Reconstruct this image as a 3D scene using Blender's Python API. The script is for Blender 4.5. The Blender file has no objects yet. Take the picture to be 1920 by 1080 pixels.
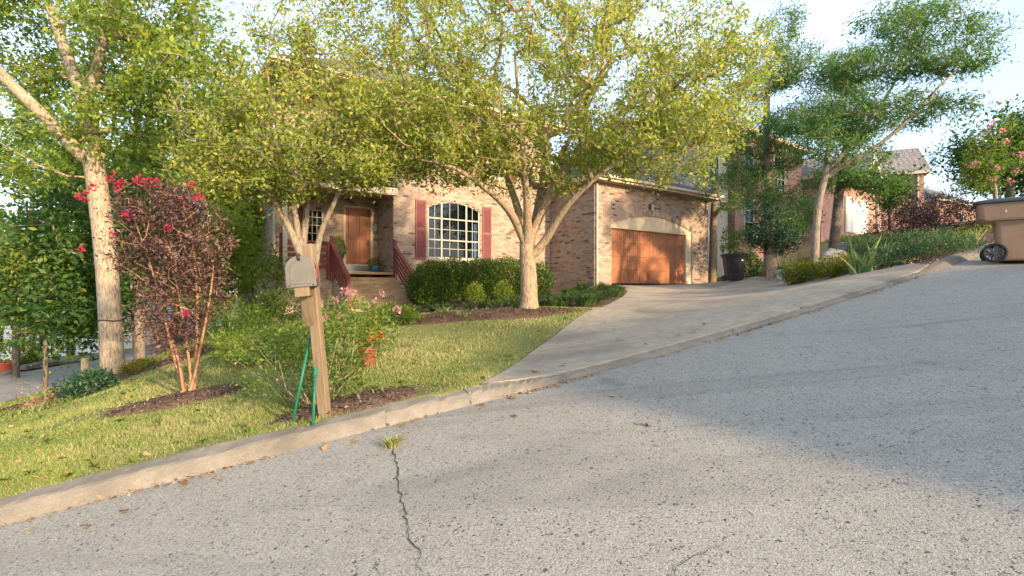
import bpy, bmesh, math, random
import numpy as np
from mathutils import Vector, Matrix

# ------------------------------------------------------------------ camera, sky, sun, exposure
scn = bpy.context.scene
E = 1.6                      # eye height above the road under the camera
F = 960.0                    # focal length in photo pixels (1920 wide)
cd = bpy.data.cameras.new('camera'); cam = bpy.data.objects.new('camera', cd)
scn.collection.objects.link(cam); scn.camera = cam
cam.location = (0, 0, E); cam.rotation_euler = (math.radians(90), 0, 0)
cd.sensor_width = 36; cd.lens = 36 * F / 1920; cd.clip_start = .05; cd.clip_end = 3000
SUN_H = Vector((.67, -.7424)); SUN_EL = math.radians(16)
S = Vector((SUN_H.x * math.cos(SUN_EL), SUN_H.y * math.cos(SUN_EL), math.sin(SUN_EL)))
w = bpy.data.worlds.new('World'); scn.world = w; w.use_nodes = True
nt = w.node_tree; nt.nodes.clear()
sky = nt.nodes.new('ShaderNodeTexSky'); sky.sky_type = 'NISHITA'; sky.sun_disc = False
sky.sun_elevation = SUN_EL; sky.sun_rotation = math.atan2(SUN_H.x, SUN_H.y)
sky.air_density = 1.0; sky.dust_density = 2.2; sky.ozone_density = 1.0; sky.altitude = 200
tc = nt.nodes.new('ShaderNodeTexCoord'); mp = nt.nodes.new('ShaderNodeMapping'); mp.inputs['Scale'].default_value = (1, 1, 2.6)
cn = nt.nodes.new('ShaderNodeTexNoise'); cn.inputs['Scale'].default_value = 2.6; cn.inputs['Detail'].default_value = 7; cn.inputs['Roughness'].default_value = .58
cr = nt.nodes.new('ShaderNodeValToRGB'); cr.color_ramp.elements[0].position = .44; cr.color_ramp.elements[1].position = .72
cr.color_ramp.elements[0].color = (.30, .30, .30, 1); cr.color_ramp.elements[1].color = (.75, .75, .75, 1)
mx = nt.nodes.new('ShaderNodeMix'); mx.data_type = 'RGBA'; mx.inputs['B'].default_value = (3.9, 4.6, 6.0, 1)
bg = nt.nodes.new('ShaderNodeBackground'); bg.inputs['Strength'].default_value = .15
wo = nt.nodes.new('ShaderNodeOutputWorld'); L = nt.links.new
L(tc.outputs['Generated'], mp.inputs['Vector']); L(mp.outputs['Vector'], cn.inputs['Vector']); L(cn.outputs['Fac'], cr.inputs['Fac'])
L(cr.outputs['Color'], mx.inputs['Factor']); L(sky.outputs['Color'], mx.inputs['A']); L(mx.outputs['Result'], bg.inputs['Color']); L(bg.outputs['Background'], wo.inputs['Surface'])
sl = bpy.data.lights.new('sun', 'SUN'); sl.energy = 3.3; sl.angle = math.radians(1.5); sl.color = (1.0, .76, .49)
so = bpy.data.objects.new('sun', sl); scn.collection.objects.link(so); so.rotation_euler = S.to_track_quat('Z', 'Y').to_euler(); so.location = (20, -27, 18)
vs = scn.view_settings; vs.view_transform = 'Standard'; vs.look = 'None'; vs.gamma = 1; vs.use_curve_mapping = False; vs.exposure = 1.48
scn.render.engine = 'CYCLES'
cy = scn.cycles; cy.max_bounces = 6; cy.diffuse_bounces = 3; cy.transparent_max_bounces = 12; cy.transmission_bounces = 4; cy.glossy_bounces = 2

# ------------------------------------------------------------------ helpers
col = scn.collection
rnd = random.Random(7)
def at(px, py, Y):           # a photo pixel at depth Y -> world point
    return Vector(((px - 960) / F * Y, Y, E + (540 - py) / F * Y))
def tag(o, label=None, cat=None, group=None, kind=None):
    if label: o['label'] = label
    if cat: o['category'] = cat
    if group: o['group'] = group
    if kind: o['kind'] = kind
    return o
def empty(name, loc=(0, 0, 0), rz=0, label=None, cat=None, group=None):
    o = bpy.data.objects.new(name, None); col.objects.link(o); o.location = loc; o.rotation_euler = (0, 0, rz); o.empty_display_size = .2
    return tag(o, label, cat, group)
def link(name, me, m=None, parent=None, smooth=False):
    if m is not None and not me.materials: me.materials.append(m)
    if smooth: me.polygons.foreach_set('use_smooth', [True] * len(me.polygons))
    o = bpy.data.objects.new(name, me); col.objects.link(o)
    if parent: o.parent = parent
    return o
def np_mesh(name, V, Fq, tint=None, flat=False):
    """fast mesh from numpy verts and an (n,3|4) face array"""
    V = np.asarray(V, np.float32); Fq = np.asarray(Fq, np.int32); k = Fq.shape[1]
    me = bpy.data.meshes.new(name); me.vertices.add(len(V)); me.vertices.foreach_set('co', V.ravel())
    me.loops.add(Fq.size); me.loops.foreach_set('vertex_index', Fq.ravel())
    me.polygons.add(len(Fq)); me.polygons.foreach_set('loop_start', np.arange(0, Fq.size, k, dtype=np.int32))
    me.polygons.foreach_set('loop_total', np.full(len(Fq), k, np.int32))
    if tint is not None:
        at_ = me.attributes.new('tint', 'FLOAT', 'POINT'); at_.data.foreach_set('value', np.asarray(tint, np.float32))
    if flat: me.polygons.foreach_set('use_smooth', np.zeros(len(Fq), bool))
    me.update(calc_edges=True); return me
class MB:
    def __init__(s): s.v = []; s.f = []
    def box(s, x0, x1, y0, y1, z0, z1, M=None):
        b = len(s.v); P = [(x0, y0, z0), (x1, y0, z0), (x1, y1, z0), (x0, y1, z0), (x0, y0, z1), (x1, y0, z1), (x1, y1, z1), (x0, y1, z1)]
        if M: P = [tuple(M @ Vector(p)) for p in P]
        s.v += P; s.f += [tuple(b + i for i in q) for q in ((0, 3, 2, 1), (4, 5, 6, 7), (0, 1, 5, 4), (1, 2, 6, 5), (2, 3, 7, 6), (3, 0, 4, 7))]; return s
    def poly(s, pts): b = len(s.v); s.v += [tuple(p) for p in pts]; s.f.append(tuple(range(b, b + len(pts)))); return s
    def prism(s, pts2, y0, y1, M=None):     # outline in x,z extruded along y
        b = len(s.v); n = len(pts2); P = [(x, y0, z) for x, z in pts2] + [(x, y1, z) for x, z in pts2]
        if M: P = [tuple(M @ Vector(p)) for p in P]
        s.v += P; s.f.append(tuple(b + i for i in range(n))); s.f.append(tuple(b + 2 * n - 1 - i for i in range(n)))
        for i in range(n): j = (i + 1) % n; s.f.append((b + j, b + i, b + n + i, b + n + j))
        return s
    def tube(s, pts, rad, n=8, cap=True):
        pts = [Vector(p) for p in pts]; rings = []; up = None
        for i, p in enumerate(pts):
            d = (pts[min(i + 1, len(pts) - 1)] - pts[max(i - 1, 0)])
            d = d.normalized() if d.length > 1e-9 else Vector((0, 0, 1))
            if up is None: up = d.orthogonal().normalized()
            up = (up - d * up.dot(d)); up = up.normalized() if up.length > 1e-6 else d.orthogonal().normalized()
            sd = d.cross(up); r = rad[i] if hasattr(rad, '__len__') else rad; b = len(s.v)
            for k in range(n):
                a = 2 * math.pi * k / n; s.v.append(tuple(p + (up * math.cos(a) + sd * math.sin(a)) * r))
            rings.append(b)
        for a, b in zip(rings, rings[1:]):
            for k in range(n): s.f.append((a + k, a + (k + 1) % n, b + (k + 1) % n, b + k))
        if cap: s.f.append(tuple(rings[0] + k for k in reversed(range(n)))); s.f.append(tuple(rings[-1] + k for k in range(n)))
        return s
    def lathe(s, prof, c=(0, 0, 0), n=16, sx=1, sy=1):
        rings = []
        for r, z in prof:
            b = len(s.v); rings.append(b)
            for k in range(n): a = 2 * math.pi * k / n; s.v.append((c[0] + r * sx * math.cos(a), c[1] + r * sy * math.sin(a), c[2] + z))
        for a, b in zip(rings, rings[1:]):
            for k in range(n): s.f.append((a + k, a + (k + 1) % n, b + (k + 1) % n, b + k))
        s.f.append(tuple(rings[0] + k for k in reversed(range(n)))); s.f.append(tuple(rings[-1] + k for k in range(n))); return s
    def mesh(s, name): me = bpy.data.meshes.new(name); me.from_pydata(s.v, [], s.f); me.update(); return me
    def build(s, name, m, parent=None, smooth=False, bevel=0, kind=None, loc=None):
        o = link(name, s.mesh(name), m, parent, smooth)
        if bevel: b = o.modifiers.new('bevel', 'BEVEL'); b.width = bevel; b.segments = 2; b.limit_method = 'ANGLE'
        if kind: o['kind'] = kind
        if loc is not None: o.location = loc
        return o

# ------------------------------------------------------------------ materials
class N:
    def __init__(s, name):
        s.m = bpy.data.materials.new(name); s.m.use_nodes = True; s.t = s.m.node_tree; s.t.nodes.clear()
        s.out = s.t.nodes.new('ShaderNodeOutputMaterial')
    def n(s, typ, **kw):
        nd = s.t.nodes.new('ShaderNode' + typ)
        for k, v in kw.items():
            if k in nd.inputs: nd.inputs[k].default_value = v
            else: setattr(nd, k, v)
        return nd
    def l(s, a, b): s.t.links.new(a, b)
    def ramp(s, fac, stops, interp='LINEAR'):
        r = s.n('ValToRGB'); e = r.color_ramp; e.interpolation = interp
        while len(e.elements) < len(stops): e.elements.new(.5)
        for el, (p, c) in zip(e.elements, stops): el.position = p; el.color = tuple(c) + (1,) if len(c) == 3 else c
        s.l(fac, r.inputs['Fac']); return r.outputs['Color']
    def mix(s, fac, a, b, mode='MIX'):
        m = s.n('Mix', data_type='RGBA', blend_type=mode)
        for v, k in ((fac, 'Factor'), (a, 'A'), (b, 'B')):
            i = m.inputs[k] if k == 'Factor' else [q for q in m.inputs if q.name == k and q.type == 'RGBA'][0]
            if isinstance(v, bpy.types.NodeSocket): s.l(v, i)
            else: i.default_value = v if k == 'Factor' else tuple(v) + (1,)
        return [q for q in m.outputs if q.type == 'RGBA'][0]
    def pos(s, obj=False, scale=(1, 1, 1)):
        o = s.n('TexCoord').outputs['Object'] if obj else s.n('NewGeometry').outputs['Position']
        if scale != (1, 1, 1): m = s.n('Mapping'); m.inputs['Scale'].default_value = scale; s.l(o, m.inputs['Vector']); o = m.outputs['Vector']
        return o
    def noise(s, vec, scale, detail=4, rough=.55, dist=0):
        t = s.n('TexNoise', Scale=scale, Detail=detail, Roughness=rough, Distortion=dist); s.l(vec, t.inputs['Vector']); return t.outputs['Fac']
    def math(s, op, a, b=None, clamp=False):
        m = s.n('Math', operation=op, use_clamp=clamp)
        for i, v in enumerate((a, b)):
            if v is None: continue
            if isinstance(v, bpy.types.NodeSocket): s.l(v, m.inputs[i])
            else: m.inputs[i].default_value = v
        return m.outputs[0]
    def done(s, color, rough=.85, bump=None, bstr=.3, bdist=.01, metal=0, spec=.3, coat=0):
        p = s.n('BsdfPrincipled', Roughness=rough, Metallic=metal); p.inputs['Specular IOR Level'].default_value = spec
        if isinstance(color, bpy.types.NodeSocket): s.l(color, p.inputs['Base Color'])
        else: p.inputs['Base Color'].default_value = tuple(color) + (1,)
        if coat: p.inputs['Coat Weight'].default_value = coat
        if bump is not None:
            b = s.n('Bump', Strength=bstr, Distance=bdist); s.l(bump, b.inputs['Height']); s.l(b.outputs['Normal'], p.inputs['Normal'])
        s.l(p.outputs[0], s.out.inputs['Surface']); return s.m
def simple(name, c, rough=.7, var=.25, scale=6, bump=.0, metal=0, spec=.3, obj=True, stretch=(1, 1, 1)):
    q = N(name); v = q.pos(obj, stretch); f = q.noise(v, scale, 5, .6); g = q.noise(v, scale * 7, 3, .6)
    c = np.array(c); c1 = q.ramp(f, [(.3, tuple(c * (1 - var))), (.7, tuple(np.minimum(c * (1 + var), .95)))])
    c2 = q.mix(.35, c1, q.ramp(g, [(.3, tuple(c * (1 - var))), (.7, tuple(np.minimum(c * (1 + var), .95)))]))
    return q.done(c2, rough, g if bump else None, bump, .01, metal, spec)
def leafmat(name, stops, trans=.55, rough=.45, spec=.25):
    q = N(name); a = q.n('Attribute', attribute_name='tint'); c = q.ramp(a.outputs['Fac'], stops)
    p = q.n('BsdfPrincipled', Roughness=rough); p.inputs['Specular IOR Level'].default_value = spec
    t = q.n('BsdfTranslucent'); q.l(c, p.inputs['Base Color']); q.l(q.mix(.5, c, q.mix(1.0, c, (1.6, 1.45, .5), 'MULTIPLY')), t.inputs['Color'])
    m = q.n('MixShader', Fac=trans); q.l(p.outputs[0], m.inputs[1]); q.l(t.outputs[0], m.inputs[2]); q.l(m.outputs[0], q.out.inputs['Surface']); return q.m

def asphalt():
    q = N('asphalt'); v = q.pos()
    big = q.noise(v, .45, 4, .6); mid = q.noise(v, 5, 4, .6); grit = q.noise(v, 95, 2, .7); grit2 = q.noise(v, 210, 1, .6)
    base = q.ramp(big, [(.3, (.235, .217, .18)), (.7, (.32, .295, .245))])
    base = q.mix(.3, base, q.ramp(mid, [(.3, (.20, .185, .155)), (.7, (.36, .333, .28))]))
    base = q.mix(.45, base, q.ramp(grit, [(.34, (.072, .067, .057)), (.5, (.25, .233, .196)), (.66, (.50, .465, .395))]))
    wv = q.n('VectorMath', operation='ADD'); q.l(v, wv.inputs[0]); wn = q.n('TexNoise', Scale=60.0, Detail=2.0); q.l(v, wn.inputs['Vector']); ws_ = q.n('VectorMath', operation='SCALE'); ws_.inputs['Scale'].default_value = .035; q.l(wn.outputs['Color'], ws_.inputs[0]); q.l(ws_.outputs[0], wv.inputs[1])
    def pits(sc, lo, hi, ns, th):
        vo = q.n('TexVoronoi', Scale=sc, Randomness=1.0); q.l(wv.outputs[0], vo.inputs['Vector'])
        return q.math('MULTIPLY', q.ramp(vo.outputs['Distance'], [(lo, (1, 1, 1)), (hi, (0, 0, 0))]), q.ramp(q.noise(v, ns, 2, .6), [(th, (0, 0, 0)), (th + .06, (1, 1, 1))]))
    pit = pits(24.0, .12, .30, 9, .52); pit2 = pits(55.0, .16, .34, 24, .47)
    pit = q.math('MAXIMUM', pit, pit2)
    lane = q.noise(q.pos(False, (.16, 1.5, 1)), 1.0, 3, .6, .8); base = q.mix(q.ramp(lane, [(.52, (0, 0, 0)), (.72, (.6, .6, .6))]), base, (.15, .141, .124)); oil = q.noise(v, 1.7, 2, .5); base = q.mix(q.ramp(oil, [(.66, (0, 0, 0)), (.74, (.55, .55, .55))]), base, (.12, .113, .10))
    base = q.mix(q.math('MULTIPLY', pit, .9), base, (.035, .033, .03))
    h = q.math('SUBTRACT', q.math('ADD', grit, q.math('MULTIPLY', grit2, .4)), pit)
    return q.done(base, .88, h, .55, .006, spec=.3)
def concrete(name, c=(.40, .35, .28), stain=(.22, .19, .15)):
    q = N(name); v = q.pos(); a = q.noise(v, .9, 5, .65); b = q.noise(v, 7, 5, .6); g = q.noise(v, 120, 2, .6); s = q.noise(v, .35, 3, .5, 1.5)
    c = np.array(c); k = q.ramp(a, [(.3, tuple(c * .78)), (.7, tuple(c * 1.15))])
    k = q.mix(.45, k, q.ramp(b, [(.36, stain), (.62, tuple(c * 1.1))])); k = q.mix(.3, k, q.ramp(g, [(.35, tuple(c * .6)), (.65, tuple(c * 1.35))]))
    k = q.mix(q.ramp(s, [(.46, (0, 0, 0)), (.66, (.65, .65, .65))]), k, stain)
    return q.done(k, .9, q.math('ADD', g, b), .5, .006)
def soil():
    q = N('lawn_soil'); v = q.pos(); a = q.noise(v, .8, 4, .6); b = q.noise(v, 9, 4, .65); c = q.noise(v, 60, 2, .6)
    k = q.ramp(a, [(.35, (.13, .15, .045)), (.65, (.23, .21, .095))]); k = q.mix(.5, k, q.ramp(b, [(.35, (.10, .085, .04)), (.65, (.26, .25, .10))]))
    k = q.mix(.3, k, q.ramp(c, [(.35, (.07, .06, .03)), (.65, (.3, .27, .13))]))
    m = q.n('Attribute', attribute_name='bed'); e = q.math('ADD', m.outputs['Fac'], q.math('MULTIPLY', q.math('SUBTRACT', b, .5), .9))
    mulch = q.ramp(q.noise(v, 45, 4, .7), [(.3, (.045, .03, .022)), (.55, (.13, .085, .06)), (.75, (.24, .17, .12))])
    k = q.mix(q.ramp(e, [(.42, (0, 0, 0)), (.58, (1, 1, 1))]), k, mulch)
    return q.done(k, .95, q.math('ADD', b, c), .6, .02, spec=.1)
def brickmat(name, stops):
    q = N(name); g = q.n('NewGeometry'); oi = q.n('ObjectInfo'); r = q.math('FRACT', q.math('ADD', g.outputs['Random Per Island'], oi.outputs['Random']))
    v = q.pos(True); n1 = q.noise(v, 60, 3, .6); n2 = q.noise(v, 1.2, 3, .6)
    k = q.ramp(r, stops, 'CONSTANT'); k = q.mix(.4, k, q.mix(1.0, k, q.ramp(n1, [(.3, (.45, .45, .45)), (.7, (1.4, 1.4, 1.4))]), 'MULTIPLY'))
    k = q.mix(.4, k, q.mix(1.0, k, q.ramp(n2, [(.3, (.6, .6, .62)), (.7, (1.25, 1.22, 1.2))]), 'MULTIPLY'))
    return q.done(k, .9, n1, .4, .004, spec=.2)
def brickpattern(name, c1, c2, mortar, scale=1):   # far houses only
    q = N(name); tcn = q.n('TexCoord'); sx = q.n('SeparateXYZ'); q.l(tcn.outputs['Object'], sx.inputs[0])
    cx = q.n('CombineXYZ'); q.l(q.math('ADD', sx.outputs['X'], sx.outputs['Y']), cx.inputs[0]); q.l(sx.outputs['Z'], cx.inputs[1])
    b = q.n('TexBrick', Scale=1.0); b.inputs['Brick Width'].default_value = .21; b.inputs['Row Height'].default_value = .075; b.inputs['Mortar Size'].default_value = .009
    b.inputs['Color1'].default_value = c1 + (1,); b.inputs['Color2'].default_value = c2 + (1,); b.inputs['Mortar'].default_value = mortar + (1,)
    q.l(cx.outputs[0], b.inputs['Vector']); n1 = q.noise(tcn.outputs['Object'], 1.1, 4, .6)
    k = q.mix(.5, b.outputs['Color'], q.mix(1.0, b.outputs['Color'], q.ramp(n1, [(.3, (.55, .55, .6)), (.7, (1.3, 1.25, 1.2))]), 'MULTIPLY'))
    return q.done(k, .9, q.math('SUBTRACT', 1.0, b.outputs['Fac']), .5, .006)
def barkmat(name, c, c2, sc=(9, 9, 2.2), lich=(.36, .35, .30)):
    q = N(name); v = q.pos(True, sc); a = q.noise(v, 3.0, 5, .65, .4); b = q.noise(q.pos(True), 3.5, 4, .6)
    k = q.ramp(a, [(.34, c2), (.5, c), (.68, tuple(np.minimum(np.array(c) * 1.35, .9)))]); k = q.mix(q.ramp(b, [(.5, (0, 0, 0)), (.7, (.5, .5, .5))]), k, lich)
    return q.done(k, .92, a, .8, .02, spec=.15)
def woodmat(name, c, c2, stretch=(30, 30, 2), rough=.6):
    q = N(name); a = q.noise(q.pos(True, stretch), 1.4, 6, .65, .6); b = q.noise(q.pos(True), 2.2, 3, .5); oi = q.n('ObjectInfo')
    k = q.ramp(a, [(.3, c2), (.7, c)]); k = q.mix(.4, k, q.mix(1.0, k, q.ramp(b, [(.3, (.6, .58, .55)), (.7, (1.25, 1.2, 1.15))]), 'MULTIPLY'))
    k = q.mix(.5, k, q.mix(1.0, k, q.ramp(oi.outputs['Random'], [(0, (.75, .72, .7)), (1, (1.2, 1.2, 1.2))]), 'MULTIPLY'))
    return q.done(k, rough, a, .35, .004, spec=.35)
def glassmat():
    q = N('window_glass'); g = q.n('BsdfGlossy', Roughness=.03, Color=(.16, .20, .25, 1)); t = q.n('BsdfTransparent', Color=(.42, .48, .52, 1)); fr = q.n('Fresnel', IOR=1.6)
    m = q.n('MixShader'); q.l(q.math('ADD', fr.outputs[0], .06), m.inputs[0]); q.l(t.outputs[0], m.inputs[1]); q.l(g.outputs[0], m.inputs[2]); q.l(m.outputs[0], q.out.inputs['Surface']); return q.m
def shinglemat(name, c):
    q = N(name); g = q.n('NewGeometry'); v = q.pos(True); n1 = q.noise(v, 80, 2, .6); c = np.array(c)
    k = q.ramp(g.outputs['Random Per Island'], [(0, tuple(c * .7)), (1, tuple(c * 1.3))]); k = q.mix(.5, k, q.ramp(n1, [(.3, tuple(c * .5)), (.7, tuple(c * 1.5))]))
    return q.done(k, .95, n1, .4, .004, spec=.1)

M = dict(
    asphalt=asphalt(), kerb=concrete('kerb_concrete', (.235, .205, .16), (.085, .072, .055)), drive=concrete('driveway_concrete', (.40, .335, .245), (.15, .125, .095)), soil=soil(),
    crack=simple('crack_fill', (.03, .028, .025), .95),
    brick=brickmat('mixed_brick', [(0, (.355, .25, .178)), (.2, (.385, .29, .212)), (.4, (.31, .195, .138)), (.53, (.345, .265, .21)), (.67, (.395, .31, .238)), (.85, (.255, .205, .172)), (.95, (.13, .105, .09))]),
    mortar=simple('mortar', (.40, .36, .31), .95), step=brickmat('step_brick', [(0, (.46, .31, .17)), (.35, (.52, .37, .21)), (.7, (.42, .27, .15))]),
    tan=simple('tan_trim', (.52, .42, .29), .6, .08), white=simple('white_trim', (.42, .38, .31), .55, .06), red=simple('red_paint', (.17, .042, .036), .6, .2, 9),
    redlv=simple('shutter_red', (.20, .07, .066), .6, .15, 9), fascia=simple('fascia_cream', (.56, .45, .33), .6, .08), soffit=simple('soffit', (.40, .28, .17), .7, .1),
    shingle=shinglemat('grey_shingle', (.14, .145, .15)), shingle2=shinglemat('brown_grey_shingle', (.24, .22, .20)),
    door=woodmat('door_wood', (.34, .12, .045), (.20, .062, .024), (26, 26, 1.6), .42), gdoor=woodmat('garage_wood', (.40, .165, .075), (.25, .095, .045), (26, 26, 1.5), .5),
    post=woodmat('post_wood', (.25, .19, .12), (.12, .085, .052), (40, 40, 3), .8), glass=glassmat(), dark=simple('dark_room', (.025, .025, .028), .9), blind=simple('blind', (.42, .41, .38), .6, .05),
    metal=simple('grey_metal', (.105, .10, .09), .5, .18, 14, 0, .3, .4), black=simple('black_metal', (.03, .03, .032), .45, .2), steel=simple('kick_plate', (.22, .23, .23), .4, .1, 5, 0, .5),
    flag=simple('flag_red', (.6, .05, .05), .5), stake=simple('green_stake', (.01, .14, .075), .4, .15), plastic_brown=simple('brown_plastic', (.28, .17, .105), .5, .10, 4), plastic_black=simple('black_plastic', (.022, .027, .032), .45, .15, 4),
    lid=simple('lid_plastic', (.045, .055, .065), .5, .15, 4), rubber=simple('tyre_rubber', (.02, .02, .022), .8), mark=simple('white_mark', (.75, .75, .72), .6, .05),
    redpot=simple('red_planter', (.27, .05, .04), .6, .2), bluepot=simple('blue_glaze', (.03, .12, .2), .25), terracotta=simple('dark_pot', (.16, .07, .05), .7),
    rock=simple('grey_rock', (.30, .29, .27), .9, .35, 5, .7), mulch=leafmat('mulch_chip', [(0, (.05, .033, .024)), (.5, (.14, .09, .062)), (1, (.30, .21, .15))], .0, .9, .1),
    siding=simple('grey_siding', (.36, .345, .30), .75, .08), foundation=simple('foundation', (.38, .36, .32), .9, .15, 3, .3),
    fbrick=brickpattern('red_brick_pattern', (.30, .135, .105), (.22, .095, .075), (.31, .26, .235)), fbrick2=brickpattern('pink_brick_pattern', (.40, .19, .14), (.32, .14, .105), (.40, .33, .29)),
    whitewall=simple('white_siding', (.66, .65, .62), .7, .05),
    bark=barkmat('bark_tan', (.31, .23, .15), (.10, .072, .047), (14, 14, 3.2), (.30, .27, .21)), bark_big=barkmat('bark_grey', (.31, .245, .175), (.11, .085, .06), (12, 12, 3.0)), bark_dark=barkmat('bark_dark', (.13, .105, .08), (.05, .04, .032)),
    bark_red=barkmat('bark_cinnamon', (.38, .20, .11), (.24, .12, .07), (14, 14, 1.6), (.42, .3, .2)), bark_grey=barkmat('bark_weathered', (.23, .185, .14), (.09, .07, .052), (12, 12, 2.2), (.27, .27, .22)),
    twig=simple('twig', (.3, .24, .17), .9, .25, 8),
)
G1 = lambda n, a, b, c, d, **k: leafmat(n, [(0, a), (.45, b), (.8, c), (1, d)], **k)
M.update(
    lf_main=leafmat('leaf_yellowgreen', [(0, (.17, .235, .045)), (.35, (.30, .375, .08)), (.68, (.42, .46, .11)), (.86, (.54, .50, .13)), (.95, (.62, .45, .11)), (1, (.60, .26, .08))]),
    lf_big=leafmat('leaf_maple', [(0, (.09, .16, .03)), (.4, (.21, .30, .05)), (.8, (.36, .41, .065)), (1, (.48, .44, .08))]),
    lf_deep=G1('leaf_deep', (.035, .095, .03), (.075, .165, .045), (.15, .245, .055), (.30, .33, .06)), lf_bg=G1('leaf_wood', (.055, .12, .03), (.13, .215, .045), (.26, .33, .06), (.42, .41, .08)),
    lf_locust=G1('leaf_locust', (.05, .135, .045), (.10, .215, .065), (.17, .29, .08), (.28, .36, .09)), lf_purple=G1('leaf_purple', (.065, .036, .04), (.125, .07, .068), (.20, .125, .105), (.30, .20, .15), trans=.35),
    lf_barb=G1('leaf_barberry', (.022, .012, .016), (.042, .02, .028), (.068, .035, .04), (.11, .09, .05), trans=.15), lf_hedge=G1('leaf_hedge', (.035, .08, .018), (.08, .145, .03), (.17, .24, .04), (.32, .36, .06)),
    lf_lime=G1('leaf_lime', (.10, .17, .02), (.17, .25, .03), (.26, .32, .04), (.36, .36, .06)), lf_nandina=leafmat('leaf_nandina', [(0, (.06, .12, .015)), (.5, (.16, .2, .02)), (.72, (.28, .27, .03)), (.85, (.3, .1, .03)), (1, (.32, .04, .025))]),
    lf_juniper=G1('leaf_juniper', (.03, .075, .035), (.065, .135, .06), (.12, .195, .08), (.20, .25, .10), trans=.3), lf_holly=G1('leaf_evergreen', (.012, .045, .026), (.03, .085, .045), (.06, .125, .055), (.13, .18, .06), trans=.25),
    lf_rose=G1('leaf_rose', (.07, .13, .03), (.15, .23, .05), (.27, .34, .07), (.38, .38, .10)), lf_fern=G1('leaf_fern', (.06, .12, .02), (.12, .2, .03), (.2, .28, .04), (.3, .33, .06)),
    grass=leafmat('grass_blade', [(0, (.10, .16, .035)), (.35, (.20, .27, .06)), (.65, (.31, .34, .115)), (.85, (.44, .40, .19)), (1, (.52, .43, .25))], .35, .6, .15),
    blade=G1('strap_leaf', (.035, .08, .025), (.08, .14, .04), (.18, .22, .07), (.36, .34, .16), trans=.3), iris=G1('iris_leaf', (.09, .18, .07), (.19, .29, .10), (.34, .39, .12), (.5, .44, .24), trans=.3),
    pink=G1('petal_pink', (.42, .14, .20), (.52, .24, .30), (.6, .36, .42), (.7, .5, .52)), hot=G1('petal_hot_pink', (.42, .01, .06), (.52, .02, .09), (.6, .04, .14), (.65, .1, .2)),
    orange=G1('petal_orange', (.6, .06, .02), (.65, .18, .02), (.7, .36, .03), (.75, .5, .06)), mauve=G1('petal_mauve', (.42, .14, .22), (.5, .2, .28), (.58, .28, .36), (.65, .4, .45)),
    litter=leafmat('dead_leaf', [(0, (.13, .06, .03)), (.4, (.28, .14, .06)), (.7, (.42, .25, .11)), (1, (.52, .38, .2))], .2, .8, .1),
)

# ------------------------------------------------------------------ terrain
def R(x, y): return .096 * x + .138 * y - 1.6 + E          # the sloping road plane
_kp = np.array([(-60, -23), (-9, .35), (-3.17, 3.13), (-1.34, 4.0), (-.32, 4.45), (1.26, 5.15), (3.69, 6.5), (7.1, 8.6), (9.5, 10.1), (14, 12.9), (60, 41.5)])
_kx = np.linspace(-60, 60, 4801); _ky = np.interp(_kx, _kp[:, 0], _kp[:, 1]); _ky[40:-40] = np.convolve(_ky, np.ones(81) / 81, 'valid')
def K(x): return np.interp(x, _kx, _ky)                    # kerb toe line in plan
def KT(x, y): return (y - K(x)) * .885                     # distance behind the kerb toe
DRL = [(-.42, 4.4), (-.16, 5.1), (.28, 6.6), (.85, 8.2), (1.95, 11), (3.0, 14), (3.75, 16.6), (3.9, 19.4)]   # driveway left edge
DRR = [(7.25, 8.5), (7.3, 9.1), (7.55, 9.9), (7.8, 12.3), (8.15, 15), (8.5, 18), (9.0, 23.5)]
def dl(y): return np.interp(y, [p[1] for p in DRL], [p[0] for p in DRL])
def dr(y): return np.interp(y, [p[1] for p in DRR], [p[0] for p in DRR])
def in_drive(x, y, pad=0.0): return (x > dl(y) - pad) & (x < dr(y) + pad) & (KT(x, y) > .05) & (y < 23)
XS = np.linspace(-14, 18, 33)
cp = [(x, K(x) + .36, R(x, K(x) + .36) + (.06 if -.2 < x < 7.2 else .10)) for x in XS]
for px, py, Y in [(345, 752, 6.2), (210, 708, 9.5), (165, 745, 8), (60, 772, 7.5), (0, 805, 6), (992, 577, 10), (700, 680, 6.8), (770, 592, 10.5), (690, 588, 14.3), (520, 585, 14.4), (520, 640, 8.5), (420, 690, 7.5),
                  (1000, 660, 6.6), (1060, 620, 8.2), (1130, 580, 11), (1165, 558, 14), (1190, 545, 17), (1115, 533, 18.6), (1020, 545, 19.3), (860, 565, 16), (1480, 530, 15), (1560, 530, 12.5), (1700, 517, 9.8), (1300, 560, 12), (1330, 537, 18), (1290, 532, 21.8), (1330, 533, 22.7),
                  (1530, 492, 14.5), (1565, 470, 17), (1447, 528, 16), (1400, 528, 22), (1700, 446, 14), (1750, 480, 10.5), (1650, 490, 11.5), (1430, 490, 26), (1600, 440, 30), (1900, 420, 15), (1620, 462, 19),
                  (460, 592, 20), (0, 765, 11), (100, 747, 12.5), (240, 694, 16), (330, 668, 16), (0, 700, 19), (150, 682, 21.5), (230, 672, 24), (0, 690, 30), (250, 655, 32), (450, 610, 34), (720, 590, 13)]:
    p = at(px, py, Y); cp.append(tuple(p))
cp += [(-60, 60, -3), (-70, 10, -6), (-35, -5, -3.6), (0, 90, 3), (60, 90, 9), (70, 45, 9.5), (40, 32, 6.2), (22, 33, 4.6), (14, 26, 3.1), (0, 35, 1.6), (5, 26, 1.72), (-5, 26, 1.3), (-25, 25, -1.9), (-9, 30, .4), (-140, 140, -6), (140, 140, 14), (0, 160, 6), (-160, 0, -12), (160, 60, 16)]
cp = np.array(cp)
def _U(r): return np.where(r > 1e-9, r * r * np.log(r + 1e-12), 0)
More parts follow.
